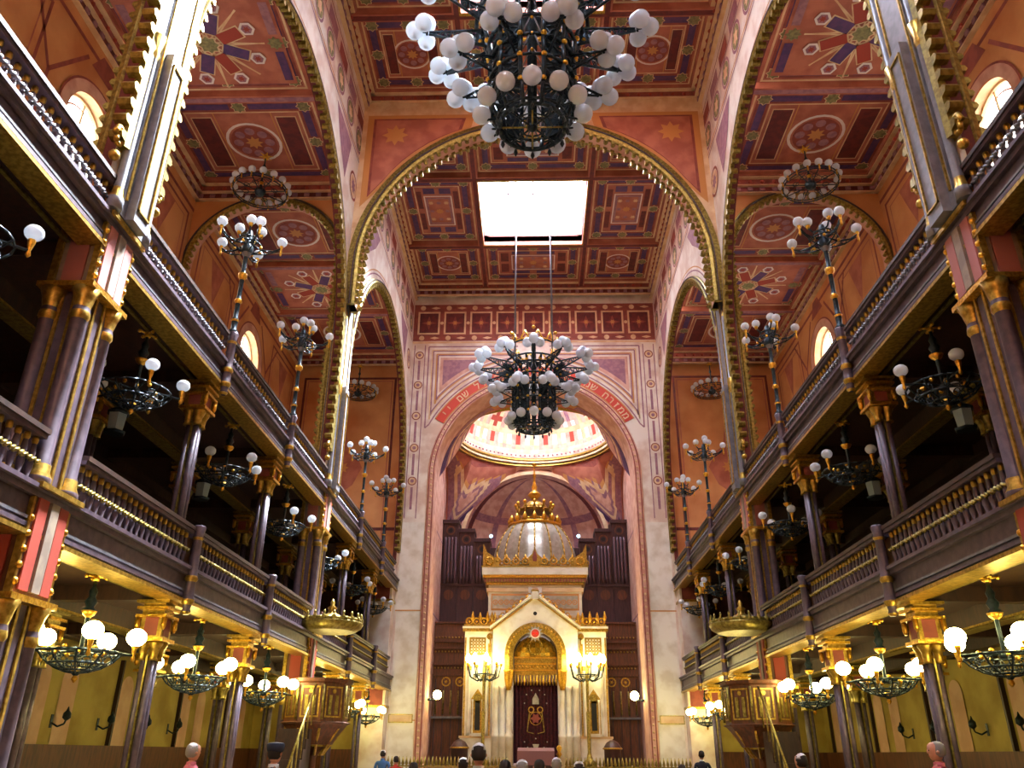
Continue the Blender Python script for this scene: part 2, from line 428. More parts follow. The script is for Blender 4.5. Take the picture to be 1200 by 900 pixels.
# arcade walls of the nave
for s in (-1, 1):
    for bi, y0 in enumerate(BAYS):
        yc = y0+BL/2
        f = Fr((s*HW, yc, 0), (0, -s, 0), (0, 0, 1))    # n = -s * x, into the nave
        mb = MB(); arch_wall(mb, f, -BL/2, BL/2, 9.65, NC+.1, 6.3, 13.6, 0, -.18, 'marble', 'darkred')
        for k in range(-4, 5):                       # painted medallions along the top
            mb.ring(f, k*1.5, 22.4, .42, .52, .015, 'mauve', 20); mb.disc(f, k*1.5, 22.4, .4, .015, 'olive', 16); mb.star(f, k*1.5, 22.4, .3, .18, 6, .02, 'cream')
            mb.rect(f, k*1.5-.55, 23.1, k*1.5+.55, 23.65, .012, 'mauve' if k % 2 else 'rust')
        for z, m_ in ((21.6, 'mauve'), (21.75, 'ochre'), (23.0, 'mauve'), (23.8, 'rust')):
            mb.rect(f, -6.8, z, 6.8, z+.06, .012, m_)
        mb.ring(f, 0, 13.6, 6.72, 6.78, .012, 'mauve', 48, 0, 180); mb.ring(f, 0, 13.6, 6.88, 6.93, .012, 'ochre', 48, 14, 166)
        for sx in (-1, 1):
            mb.ring(f, sx*5.9, 20.2, .45, .55, .015, 'rust', 20); mb.disc(f, sx*5.9, 20.2, .42, .015, 'cream', 16); mb.star(f, sx*5.9, 20.2, .32, .18, 8, .02, 'mauve')
            mb.poly(f, [(sx*5.1, 21.4), (sx*2.9, 21.4), (sx*3.6, 20.5), (sx*4.7, 19.6)], .014, 'mauve')
        w = struct(mb.build('wall_nave_'+SIDE[s]), 'upper nave wall above the %s gallery, pierced by a tall round arch' % SIDE[s])
        arch_mould('arch_moulding', f, 6.3, 13.6, 10.2, 0, w, .33, .15, 'olivegold', .24, .12)

# aisle ceilings, outer walls
for s in (-1, 1):
    x0, x1 = sorted((s*(HW+.3), s*OW)); xm = (x0+x1)/2
    for bi, y0 in enumerate(BAYS):
        yc = y0+BL/2; mb = MB()
        mb.box(x0, x1, y0, y0+BL, AC+.02, AC+.3, 'terracotta')
        for (ya, yb, kd) in ((y0+.6, y0+4.75, 'medal'), (y0+5.05, y0+8.85, 'star'), (y0+9.15, y0+13.3, 'medal')):
            coffer(mb, down(xm, (ya+yb)/2, AC), (x1-x0)/2-.3, (yb-ya)/2, kd)
        for y in (y0+4.9, y0+9.0): mb.box(x0, x1, y-.15, y+.15, AC-.25, AC, 'terracotta'); mb.box(x0, x1, y-.08, y+.08, AC-.27, AC, 'mauve')
        for y in (y0+.45, y0+BL-.45): mb.box(x0, x1, y-.45, y+.45, AC-.1, AC, 'terracotta')
        cornice(mb, (s*OW, y0), (s*OW, y0+BL), AC, (-s, 0), .5, .45)
        cornice(mb, (x0, y0+BL-.35), (x1, y0+BL-.35), AC, (0, -1), .5, .4)
        struct(mb.build('ceiling'), 'coffered aisle ceiling bay on the %s with a painted star' % SIDE[s])
        # outer wall: upper part with window, lower parts
        f = Fr((s*OW, yc, 0), (0, -s, 0), (0, 0, 1)); mb = MB()
        arch_wall(mb, f, -BL/2, BL/2, 13.2, AC, 1.2, 17.3, 0, -.5, 'orangewall', 'cream')
        mb.rect(f, -BL/2, 8.9, BL/2, 13.2, 0, 'orangewall')
        mb.ring(f, 0, 17.3, 1.2, 1.55, .05, 'pinkwall', 24, 0, 180); mb.ring(f, 0, 17.3, 1.55, 1.62, .04, 'rust', 24, 0, 180)
        for sx in (-1, 1):
            mb.rect(f, sx*1.2, 13.0, sx*1.55, 17.3, .05, 'pinkwall')
            mb.line(f, (sx*2.2, 10), (sx*2.2, 17.6), .12, .012, 'rust'); mb.line(f, (sx*2.2, 17.6), (sx*.9, 19.4), .12, .012, 'rust'); mb.line(f, (sx*2.2, 17.6), (sx*3.4, 19.4), .12, .012, 'rust')
            mb.frame(f, sx*4.5-1.8, 10, sx*4.5+1.8, 19.4, .11, .012, 'rust'); mb.frame(f, sx*4.5-1.5, 10.3, sx*4.5+1.5, 19.1, .05, .012, 'terracotta')
            mb.poly(f, [(sx*4.5-.7, 10.3), (sx*4.5+.7, 10.3), (sx*4.5+.45, 11.2), (sx*4.5+.15, 11.5), (sx*4.5, 12.6), (sx*4.5-.15, 11.5), (sx*4.5-.45, 11.2)], .014, 'terracotta')
            mb.poly(f, [(sx*4.5-.7, 19.1), (sx*4.5+.7, 19.1), (sx*4.5+.4, 18.3), (sx*4.5, 17.3), (sx*4.5-.4, 18.3)], .014, 'terracotta')
        mb.poly(f, [(-.7, 19.3), (.7, 19.3), (.3, 20.0), (-.3, 20.0)], .014, 'rust'); mb.line(f, (-6.9, 19.7), (6.9, 19.7), .14, .012, 'rust')
        # wall behind the galleries
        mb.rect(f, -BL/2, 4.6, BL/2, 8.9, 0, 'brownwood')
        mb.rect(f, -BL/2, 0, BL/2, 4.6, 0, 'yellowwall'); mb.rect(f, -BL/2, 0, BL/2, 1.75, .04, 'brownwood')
        for k in (-1, 0, 1):
            u = k*BL/3
            for dx in (-.68, .68):
                mb.rect(f, u+dx-.4, 1.75, u+dx+.4, 3.3, .03, 'pinkpanel'); mb.ring(f, u+dx, 3.3, .001, .4, .03, 'pinkpanel', 20, 0, 180)
            mb.fbox(f, u-1.35, u-1.25, 1.75, 4.1, 0, .12, 'darkwood')
        w = struct(mb.build('wall_'+SIDE[s]), 'outer wall of the %s aisle, orange above, yellow below' % SIDE[s])
        wn = MB(); wn.fbox(f, -1.2, 1.2, 13.2, 17.35, -.42, -.4, 'winglass'); wn.extrude(f, [(1.2*cos(t), 17.3+1.2*sin(t)) for t in range(0, 181, 10)], -.42, -.4, 'winglass')
        fr = MB(); fr.fbox(f, -1.2, 1.2, 13.2, 13.3, -.4, -.3, 'cream')
        P = arch(1.2, 17.3, 13.2, 20); fr.sweep(f, P, [(0, -.4), (0, -.3), (.07, -.3), (.07, -.4)], 'cream'); fr.ring(f, 0, 17.3, .88, .93, -.37, 'terracotta', 20, 0, 180)
        fr.fbox(f, -.03, .03, 13.2, 18.5, -.39, -.35, 'cream')
        wo = struct(fr.build('window_%d' % (10+bi+(3 if s > 0 else 0))), 'round-headed white window high in the %s aisle wall' % SIDE[s])
        wn.build('pane', wo)
    # cross arches of the aisles
    for yy in (10.3, 24.2, YE):
        f = Fr((xm, yy-.35, 0), (1, 0, 0), (0, 0, 1)); mb = MB()
        if yy < YE:
            arch_wall(mb, f, -(x1-x0)/2, (x1-x0)/2, 9.0, AC, 2.68, 17.4, 0, -.35, 'orangewall', 'pinkwall')
            w = struct(mb.build('wall_aisle_arch_'+SIDE[s]), 'round cross arch over the %s upper gallery' % SIDE[s])
            arch_mould('arch_moulding', f, 2.68, 17.4, 9.8, 0, w, .26, .1, 'olivegold', .26, .08)
        else:
            f = Fr((xm, YE, 0), (1, 0, 0), (0, 0, 1)); hw = (x1-x0)/2
            mb.box(x0, x1, YE, YE+.3, 0, AC, 'orangewall')
            mb.frame(f, -hw+.4, 10, hw-.4, 19.6, .12, .02, 'darkred'); mb.frame(f, -hw+.6, 10.2, hw-.6, 19.4, .05, .02, 'terracotta')
            mb.poly(f, [(-1.0, 14.6), (-.6, 13.7), (-.2, 13.4), (0, 12.2), (.2, 13.4), (.6, 13.7), (1.0, 14.6), (.6, 15.4), (.2, 15.7), (0, 16.8), (-.2, 15.7), (-.6, 15.4)], .02, 'terracotta')
            mb.star(f, 0, 14.6, .35, .2, 8, .03, 'ochre'); mb.rect(f, -hw, 11.4, hw, 11.55, .02, 'darkred')
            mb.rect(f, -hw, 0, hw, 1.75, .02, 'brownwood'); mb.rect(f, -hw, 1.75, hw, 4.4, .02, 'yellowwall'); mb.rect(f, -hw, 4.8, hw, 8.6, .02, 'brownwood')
            struct(mb.build('wall_end_'+SIDE[s]), 'end wall of the %s aisle' % SIDE[s])
    # strip of nave side between arcade walls and outer roof
mb = MB(); mb.box(-OW, OW, -4.0, -3.62, 0, NC, 'orangewall')
struct(mb.build('wall_back'), 'wall behind the viewer')

# end wall with the triumphal arch
TR, TZ = 4.95, 14.3
f = Fr((0, YE, 0), (1, 0, 0), (0, 0, 1)); mb = MB()
arch_wall(mb, f, -HW-.3, HW+.3, 0, NC+.1, TR, TZ, 0, -1.7, 'marble', 'pinkwall', 56)
# upper band of painted squares
mb.rect(f, -HW, 21.75, HW, 24.0, .012, 'rust')
for k in range(-4, 5):
    u = k*1.42
    mb.frame(f, u-.6, 22.15, u+.6, 23.55, .1, .02, 'cream'); mb.rect(f, u-.5, 22.25, u+.5, 23.45, .018, 'darkred'); mb.star(f, u, 22.85, .42, .14, 4, .026, 'rust'); mb.star(f, u, 22.85, .16, .08, 6, .03, 'ochre')
    for z in (21.93, 23.78): mb.star(f, u+.35, z, .26, .08, 2, .026, 'cream'); mb.disc(f, u-.35, z, .15, .024, 'cream', 8)
    if k < 4: mb.disc(f, u+.71, 22.85, .1, .02, 'cream', 8)
mb.rect(f, -HW, 21.6, HW, 21.72, .02, 'cream')
for sx in (-1, 1):
    # column of rosettes
    for k in range(5):
        z = 20.9-k*1.75
        mb.disc(f, sx*6.08, z, .23, .016, 'rust', 14); mb.disc(f, sx*6.08, z, .18, .022, 'cream', 14); mb.disc(f, sx*6.08, z, .09, .028, 'mauve', 10)
        mb.rect(f, sx*6.02, z-1.45, sx*6.14, z-.32, .016, 'mauve')
    for u, m_ in ((5.8, 'mauve'), (6.36, 'mauve')): mb.rect(f, sx*u-.025, 12, sx*u+.025, 21.5, .014, m_)
    # concentric spandrel lines
    for g_, m_ in ((0, 'mauve'), (.2, 'cream'), (.26, 'mauve'), (.45, 'ochre'), (.52, 'mauve')):
        A = [(sx*(6.0+g_)*cos(t), TZ+(6.0+g_)*sin(t)) for t in range(26, 84, 2)]; A = [(a, b) for a, b in A if abs(a) < 5.6-g_ and b < 21.4-g_]
        Lo = A[0]; Hi = A[-1]
        pts = [(sx*(5.6-g_), Lo[1]-.2)]+A
        for a, b in zip(pts, pts[1:]): mb.line(f, a, b, .07, .014, m_)
        mb.line(f, (sx*(5.6-g_), Lo[1]-.2), (sx*(5.6-g_), 21.4-g_), .07, .014, m_); mb.line(f, (sx*(5.6-g_), 21.4-g_), (Hi[0], 21.4-g_), .07, .016, m_)
    for (r_, cx, cz, w_, m_) in ((6.62, 4.95, 20.75, .016, 'pinkwall'), (6.8, 4.8, 20.6, .022, 'mauve')):
        t0 = math.degrees(math.acos(cx/r_)); t1 = math.degrees(math.asin((cz-TZ)/r_))
        mb.poly(f, [(sx*cx, cz)]+[(sx*r_*cos(t0+(t1-t0)*k/8), TZ+r_*sin(t0+(t1-t0)*k/8)) for k in range(9)], w_, m_)
    # slabs of the piers below
    mb.rect(f, sx*5.35, .2, sx*6.45, 11.8, .012, 'marblewhite'); mb.rect(f, sx*5.3, 2.9, sx*6.5, 2.95, .02, 'ochre'); mb.rect(f, sx*5.3, 7.6, sx*6.5, 7.66, .02, 'ochre')
w_end = struct(mb.build('wall_end'), 'end wall with the round triumphal arch')
mb = MB(); P = arch(TR, TZ, .1, 56)
mb.sweep(f, P, [(0, -.02), (.02, .1), (-.06, .12), (-.3, .1), (-.36, .05), (-.36, 0)], 'pinkwall')
mb.sweep(f, P, [(-.03, .1), (-.03, .14), (-.08, .14), (-.08, .1)], 'rust'); mb.sweep(f, P, [(-.24, .1), (-.24, .13), (-.29, .13), (-.29, .1)], 'rust')
L = 2*TZ+PI*TR; n = 150
for k in range(n):
    t = (k+.5)*L/n
    if t < TZ: u, v = -TR-.16, t
    elif t > L-TZ: u, v = TR+.16, L-t
    else: a = PI-(t-TZ)/TR; u, v = (TR+.16)*math.cos(a), TZ+(TR+.16)*math.sin(a)
    mb.sphere(f(u, v, .11), .062, 'cream', 6, 4)
mb.build('arch_moulding', w_end)
# inscription
ib = MB(); ib.sweep(f, [((5.35+.0)*cos(t), TZ+5.35*sin(t), cos(t), sin(t)) for t in range(30, 151, 2)], [(0, .0), (0, .03), (.52, .03), (.52, .0)], 'panelred')
for r in (5.33, 5.84): ib.sweep(f, [(r*cos(t), TZ+r*sin(t), cos(t), sin(t)) for t in range(30, 151, 2)], [(0, .0), (0, .05), (.05, .05), (.05, .0)], 'ochre')
ins = tag(ib.build('inscription_band'), 'red curved band with gold Hebrew letters over the triumphal arch', 'inscription')
def text_mesh(txt, size, m_):
    c = bpy.data.curves.new('lettering', 'FONT'); c.body = txt; c.size = size; c.align_x = 'CENTER'; c.extrude = .015; c.offset = .006
    o = bpy.data.objects.new('lettering', c); COL.objects.link(o); dg = bpy.context.evaluated_depsgraph_get()
    me = bpy.data.meshes.new_from_object(o.evaluated_get(dg)); bpy.data.objects.remove(o); return me
VERSE = 'ממזרח שמש עד מבואו מהולל שם יי'
lv, lf = [], []; ang = 33.0; step = 112/(len(VERSE)-1)
cache = {}
for ch in VERSE:
    if ch != ' ':
        if ch not in cache: cache[ch] = text_mesh(ch, .52, 'gold')
        me = cache[ch]; t = ang-90; R0 = 5.43
        b = len(lv)
        for v in me.vertices:
            x, y, z = v.co
            rx = x*cos(t)-(y+R0)*sin(t); rz = x*sin(t)+(y+R0)*cos(t)
            lv.append(tuple(f(rx, TZ+rz, .045+z)))
        for p in me.polygons: lf.append(tuple(b+i for i in p.vertices))
    ang += step
MB().add(lv, lf, 'cream').build('lettering', ins)

# chancel: walls, pendentives, dome, back arch, niche
CX, CY0, CY1 = 5.6, YE+1.7, 50.2
mb = MB()
for sx in (-1, 1):
    mb.box(*sorted((sx*CX, sx*(CX+.3))), CY0, CY1, 0, 19, 'pinkwall')
    fs = Fr((sx*CX, 45, 0), (0, -sx, 0), (0, 0, 1))
    mb.frame(fs, -4.3, 8.5, 4.3, 13.2, .1, .012, 'mauve'); mb.ring(fs, 0, 13.2, 4.2, 4.4, .012, 'rust', 32, 0, 180)
struct(mb.build('wall_chancel_side'), 'pink side walls of the chancel')
DC, DR, DZ = (0, 45.1), 4.9, 18.75
mb = MB(); n = 240; vs = []; rows = 16
def sq(a):
    c, s_ = math.cos(a), math.sin(a); hx, hy0, hy1 = CX, DC[1]-CY0, CY1-DC[1]
    k = min(hx/abs(c) if abs(c) > 1e-6 else 1e9, (hy1 if s_ > 0 else hy0)/abs(s_) if abs(s_) > 1e-6 else 1e9)
    return c*k, s_*k
for j in range(rows+1):
    for k in range(n):
        a = 2*PI*k/n; x, y = sq(a); rx, ry = DR*math.cos(a), DR*math.sin(a); t = j/rows
        e = min(1, max(0, (math.hypot(x, y)-5.2)/2.3)); zo = 18.55-4.4*e**.8
        sa, ca = math.sin(a), math.cos(a)
        if sa < .3 or abs(ca) > .8: w_ = x if abs(abs(x)-CX) > .01 else y; zo = 14.15+math.sqrt(max(0, 25.5-min(25.5, w_*w_)))
        vs.append((rx+(x-rx)*t, DC[1]+ry+(y-ry)*t, DZ+(zo-DZ)*(t**.75)))
for j in range(rows):
    for k in range(n):
        d0 = ((k+.5)/n*360) % 90-45; t = (j+.5)/rows; q = abs(d0)/24; e = math.hypot(d0/13, (t-.52)/.24)
        m_ = 'rust' if j == 0 else 'pinkwall' if abs(d0) > 31 else 'terracotta'
        if q < 1 and t > .2+.25*q and t < .95: m_ = 'ochre'
        if q < .88 and t > .25+.25*q and t < .92: m_ = 'mauve'
        if .7 < e < 1: m_ = 'cream'
        if e < .5: m_ = 'pinkwall'
        if t > .8 and abs(d0) < 6: m_ = 'purple'
        k2 = (k+1) % n
        mb.add([vs[j*n+k], vs[j*n+k2], vs[(j+1)*n+k2], vs[(j+1)*n+k]], [(0, 1, 2, 3)], m_)
struct(mb.build('trim_1'), 'painted pendentives carrying the chancel dome')
mb = MB()
for (r0, r1, z0_, z1_, m_) in ((4.78, 5.0, DZ-.05, DZ+.12, 'gold'), (4.68, 4.9, DZ+.12, DZ+.3, 'cream'), (4.6, 4.85, DZ+.3, DZ+.42, 'gold'), (4.66, 4.85, DZ+.42, DZ+.75, 'pinkwall'), (4.7, 4.9, DZ+.75, DZ+1.05, 'cream')):
    mb.lathe([(r0, z0_), (r1, z0_), (r1, z1_), (r0, z1_), (r0, z0_)], m_, (0, DC[1], 0), 72, caps=False)
for k in range(96):
    a = 2*PI*k/96; mb.sphere((4.64*math.cos(a), DC[1]+4.64*math.sin(a), DZ+.62), .06, 'mauve', 5, 4)
nr, ns = 16, 96
pal = {}
for j in range(nr):
    for k in range(ns):
        def P_(jj, kk):
            el = PI/2*jj/(nr+1.2); a = 2*PI*kk/ns; return (4.75*math.cos(el)*math.cos(a), DC[1]+4.75*math.cos(el)*math.sin(a), DZ+1.05+3.6*math.sin(el))
        q_ = k % 12
        if j in (0,): m_ = 'cream' if k % 2 else 'pinkwall'
        elif j in (3, 8, 12): m_ = 'cream'
        elif q_ in (0, 6): m_ = 'cream'
        elif j in (1, 2): m_ = 'panelred' if q_ in (3, 9) else 'pinkwall' if q_ in (2, 4, 8, 10) else 'paintwhite'
        elif q_ in (2, 3, 4) and j in (4, 5, 6, 7): m_ = 'paintwhite' if (q_ in (2, 4) and j in (4, 7)) else ('mauve' if q_ == 3 and j in (5, 6) else 'pinkwall')
        elif q_ in (8, 9, 10): m_ = 'red' if q_ == 9 or j in (5, 10) else 'cream'
        else: m_ = 'pinkwall' if j < 9 else 'terracotta'
        mb.add([P_(j, k), P_(j, k+1), P_(j+1, k+1), P_(j+1, k)], [(0, 1, 2, 3)], m_, True)
struct(mb.build('ceiling'), 'painted chancel dome on a gilded ring')
o = struct(MB().lathe([(2.0, DZ+4.25), (2.0, DZ+4.15), (1.85, DZ+4.15), (1.85, DZ+4.25)], 'gold', (0, DC[1], 0), 32, caps=False).build('window_20'), 'round skylight at the top of the chancel dome')
MB().lathe([(1.9, DZ+4.2), (1.9, DZ+4.21)], 'skyglass', (0, DC[1], 0), 32).build('pane', o)  # glowing disc, added out of view to light the chancel
# back arch and niche
BR, BZ, BY = 4.55, 13.7, CY1
f = Fr((0, BY, 0), (1, 0, 0), (0, 0, 1)); mb = MB()
arch_wall(mb, f, -CX-.3, CX+.3, 0, 19, BR, BZ, 0, -.6, 'pinkwall', 'pinkwall', 48)
P = arch(BR, BZ, 8.5, 48)
mb.sweep(f, P, [(0, -.05), (.03, .1), (-.18, .14), (-.22, 0)], 'cream'); mb.sweep(f, P, [(-.3, 0), (-.3, .02), (-.45, .02), (-.45, 0)], 'rust')
struct(mb.build('wall_chancel_back'), 'back wall of the chancel with a wide round arch')
mb = MB(); n1, n2 = 30, 14; NB = BY+.6
for (a_, b_) in ((0, 1),):
    for k in range(n1):
        t0, t1 = PI*k/n1, PI*(k+1)/n1
        x0_, y0_ = BR*math.cos(t0), NB+3.2*math.sin(t0); x1_, y1_ = BR*math.cos(t1), NB+3.2*math.sin(t1)
        mb.add([(x0_, y0_, 0), (x1_, y1_, 0), (x1_, y1_, BZ), (x0_, y0_, BZ)], [(0, 1, 2, 3)], 'pinkwall', True)
        for j in range(n2):
            e0, e1 = PI/2*j/n2, PI/2*(j+1)/n2
            q4 = [(BR*math.cos(t)*math.cos(e), NB+3.2*math.sin(t)*math.cos(e), BZ+BR*math.sin(e)) for t, e in ((t0, e0), (t1, e0), (t1, e1), (t0, e1))]
            m_ = 'darkred' if (k in (1, 2, n1-2, n1-3)) else 'mauve' if j in (4,) or k in (8, n1-9) else 'pinkwall'
            mb.add(q4, [(0, 1, 2, 3)], m_, True)
struct(mb.build('wall_niche'), 'curved pink niche behind the organ')
mb = MB(); mb.box(-7, 7, YE+.3, 54.5, 24.2, 24.5, 'pinkwall'); mb.box(-7, 7, 54.2, 54.5, 0, 24.2, 'pinkwall')  # unseen roof and walls added to keep stray light out of the chancel
for s in (-1, 1): mb.box(*sorted((s*6.6, s*7)), YE+.3, 54.5, 0, 24.2, 'pinkwall')
struct(mb.build('wall_chancel_outer'), 'outer masonry closing the chancel')

# ------------------------------------------------------------------ galleries
ORD = ['first', 'second', 'third', 'fourth']
for s in (-1, 1):
    for gi, (zb, zf, zr) in enumerate(G):
        lv_ = ('lower', 'upper')[gi]
        t = thing('gallery', '%s gallery deck with dark fascia along the %s side of the nave' % (lv_, SIDE[s]), 'gallery', (s*HW, 0, 0))
        def bx(mb, a, b, y0, y1, z0, z1, m_):     # a, b: distance outward from the nave edge
            q = sorted((s*a, s*b)); return mb.box(q[0], q[1], y0, y1, z0, z1, m_)
        bx(MB(), .25, 5.98, -3.6, YE, zb+.28, zf-.06, 'darkwood').build('deck', t)
        mb = MB()                                      # fascia mouldings
        for a, z0, z1, m_ in ((.02, zb+.12, zf-.1, 'iron'), (-.06, zf-.12, zf-.04, 'iron'), (-.12, zf-.04, zf+.02, 'iron'), (-.03, zb+.1, zb+.16, 'iron')):
            bx(mb, a, .3, -3.6, YE, z0, z1, m_)
        bx(mb, -.02, .0, -3.6, YE, zb+.2, zb+.24, 'paleiron')
        mb.build('fascia', t)
        mb = MB(); bx(mb, -.06, .34, -3.6, YE, zb, zb+.06, 'gold'); bx(mb, -.0, .42, -3.6, YE, zb+.06, zb+.12, 'darkwood'); bx(mb, .5, .56, -3.6, YE, zb+.06, zb+.1, 'olivegold')
        mb.build('gilt_edge', t)
        mb = MB()
        bx(mb, 2.35, 2.65, -3.6, YE, zb-.12, zb+.3, 'darkwood'); bx(mb, 4.6, 4.9, -3.6, YE, zb-.02, zb+.3, 'darkwood')
        bx(mb, 2.33, 2.36, -3.6, YE, zb-.14, zb-.08, 'gold'); bx(mb, 2.33, 2.67, -3.6, YE, zb-.15, zb-.12, 'olivegold')
        mb.build('long_beam', t)
        for y in [BAYS[0]+BL/3*k for k in range(1, 10)]:
            bx(MB(), .4, 5.9, y-.14, y+.14, zb+.02, zb+.29, 'darkwood').build('cross_beam', t)
        if gi == 0:                                    # stepped seating deck at the back of the lower gallery
            mb = MB()
            for k in range(4): bx(mb, 2.8+k*.8, 5.9, -3.6, YE, zf-.06, zf+.25+k*.32, 'darkwood')
            mb.build('seating_step', t)
# balusters: one turned profile shared by all sections
bal = {}
for gi, (zb, zf, zr) in enumerate(G):
    h = zr-.1-zf-.02
    P = [(.045, 0), (.05, .05), (.032, .08), (.055, .2*h/.6), (.05, .26*h/.6), (.03, .3*h/.6, 'paleiron'), (.034, .33*h/.6, 'iron'), (.048, .38*h/.6), (.03, h-.1, 'gold'), (.045, h-.07, 'gold'), (.045, h-.03, 'gold'), (.04, h, 'iron')]
    bm_ = MB().lathe(P, 'iron', (0, 0, 0), 7)
    o = bm_.build('baluster'); bal[gi] = o.data; bpy.data.objects.remove(o)
PNAME = {0: 'just before the nearest pier', 1: 'first past the nearest pier', 2: 'second past the nearest pier', 3: 'third past the nearest pier',
         4: 'first past the second pier', 5: 'second past the second pier', 6: 'last one, against the end wall'}
stops = [5.67, 10.3, 14.93, 19.57, 24.2, 28.83, 33.47, 38.1]
for s in (-1, 1):
    for gi, (zb, zf, zr) in enumerate(G):
        for k in range(7):
            ya, yb = stops[k], stops[k+1]
            ga = .5 if k in (1, 4) else .12; gb = .5 if k in (0, 3) else .95 if k == 6 else .12
            ya += ga; yb -= gb; L = yb-ya
            t = thing('balustrade', 'gold-tipped baluster railing, %s %s gallery, %s' % (SIDE[s], ('lower', 'upper')[gi], PNAME[k]), 'balustrade', (s*(HW+.05), ya, zf), 'gallery balustrades')
            mb = MB(); mb.box(-.1, .1, 0, L, zr-zf-.1, zr-zf-.04, 'iron'); mb.box(-.13, .13, 0, L, zr-zf-.04, zr-zf+.03, 'darkwood'); mb.build('hand_rail', t)
            MB().box(-.09, .09, 0, L, -.02, .05, 'iron').build('bottom_rail', t)
            zm = .42*(zr-zf); mb = MB()
            n = int(L/.09)
            for j in range(n):
                a = j*L/n; mb.tube((-s*(.07 if j % 2 else .04), a, zm-.02), (-s*.06, a+L/n, zm+.03), .026, 'paleiron' if gi else 'olivegold', 5)
            mb.build('rope_rail', t)
            n = max(3, int(L/.185))
            for j in range(n):
                b = bpy.data.objects.new('baluster', bal[gi]); COL.objects.link(b); b.parent = t; b.location = (0, (j+.5)*L/n, .02)

# iron columns under each gallery edge
def column_proto(zh, cap, gold):
    t = thing('iron_column', '', 'column'); H = zh
    mb = MB(); mb.lathe([(.24, 0), (.24, .1), (.18, .16), (.17, .3), (.2, .34), (.14, .4)], 'iron', n=12); mb.build('base', t)
    mb = MB()
    for dx, dy in ((-.072, -.072), (.072, -.072), (.072, .072), (-.072, .072)):
        mb.lathe([(.064, .38), (.06, H-cap)], 'iron', (dx, dy, 0), 8)
    mb.box(-.015, .015, -.14, .14, .38, H-cap, 'olivegold'); mb.build('shaft', t)
    mb = MB()
    for dx, dy in ((-.1, -.1), (.1, -.1), (.1, .1), (-.1, .1)):
        mb.lathe([(.09, H-cap-.08, gold), (.07, H-cap-.02), (.085, H-cap+.1), (.13, H-cap+.2), (.13, H-cap+.24)], gold, (dx, dy, 0), 8)
    mb.box(-.27, .27, -.27, .27, H-cap+.24, H-cap+.3, 'brightgold'); mb.box(-.2, .2, -.2, .2, H-cap+.3, H-.04, gold)
    for sx in (-1, 1):
        mb.box(*sorted((sx*.2, sx*.205)), -.12, .12, H-cap+.34, H-.3, 'rust'); mb.box(-.12, .12, *sorted((sx*.2, sx*.205)), H-cap+.34, H-.3, 'rust')
    for z0 in (H-.3, H-.16): mb.box(-.28, .28, -.28, .28, z0, z0+.05, 'brightgold')
    for dx in (-.24, .24):
        for dy in (-.24, .24):
            mb.lathe([(.02, H-.52), (.05, H-.46), (.05, H-.3)], 'brightgold', (dx, dy, 0), 6)
    mb.box(-.3, .3, -.3, .3, H-.05, H, gold)
    mb.build('capital', t)
    return t
cl = column_proto(4.1, .95, 'gold'); cu = column_proto(8.5-4.66, .85, 'gold'); cb = column_proto(3.93, .9, 'olivegold'); cbu = column_proto(8.36-4.66, .9, 'olivegold')
used = set()
YN = {5.67: 'before the nearest pier', 14.93: 'first past the nearest pier', 19.57: 'second past the nearest pier', 28.83: 'first past the second pier', 33.47: 'second past the second pier'}
for s in (-1, 1):
    for y in POSTS[1:]:
        for pr, key, x, z, lab in ((cl, 'a', HW+.4, 0, 'ornate gold-capped column under the lower %s gallery edge, %s'), (cu, 'b', HW+.38, 4.66, 'dark clustered column under the upper %s gallery edge, %s')):
            put(pr, key in used, (s*x, y, z), lab % (SIDE[s], YN[y]), 0, 'gallery columns'); used.add(key)
    for y in (10.3, 14.93, 19.57, 24.2, 28.83, 33.47):
        for pr, key, z, lab in ((cb, 'c', 0, 'inner row column with dull gold capital under the lower %s gallery, %s'), (cbu, 'd', 4.66, 'inner row column in the dark of the middle %s gallery, %s')):
            where = YN.get(y) or ('level with the nearest pier' if y < 20 else 'level with the second pier')
            put(pr, key in used, (s*(HW+2.5), y, z if key == 'c' else 5.0-.34), lab % (SIDE[s], where), 0, 'inner gallery columns'); used.add(key)

# slim posts running up the fascias, and the lamp standards on them
gp = thing('gallery_post', '', 'post')
for zb, zf, zr in G:
    MB().lathe([(.05, zb-.22, 'gold'), (.09, zb-.17, 'iron'), (.07, zb-.12), (.085, zb-.05, 'gold'), (.12, zb, 'gold'), (.12, zb+.05, 'iron'), (.1, zb+.1), (.09, zf-.25, 'gold'), (.13, zf-.2, 'gold'), (.1, zf-.14, 'iron'), (.09, zf), (.085, zr-.2, 'gold'), (.11, zr-.15), (.09, zr-.08, 'iron'), (.12, zr+.04), (.1, zr+.08)], 'iron', n=10).build('shaft', gp)
def globe(t, c, r, m_='globe', holder='bronze', drop=.09):
    MB().sphere(c, r, m_, 12, 8).build('glass_globe', t)
cd = thing('lamp_standard', '', 'lamp')
MB().lathe([(.1, 0), (.12, .05), (.06, .12), (.07, .3, 'brightgold'), (.09, .34, 'bronze'), (.055, .4), (.05, .75, 'brightgold'), (.09, .8, 'brightgold'), (.06, .86, 'bronze'), (.045, .95), (.05, 1.35, 'brightgold'), (.1, 1.42, 'brightgold'), (.1, 1.5, 'bronze'), (.05, 1.56), (.05, 1.95, 'paleiron'), (.11, 2.05), (.14, 2.2), (.06, 2.3), (.09, 2.5, 'bronze'), (.05, 2.65)], 'bronze', n=10).build('pole', cd)
mb = MB(); mb.hoop((0, 0, 2.25), .3, .02, 'bronze', 16, 5); mb.hoop((0, 0, 2.42), .2, .018, 'bronze', 16, 5)
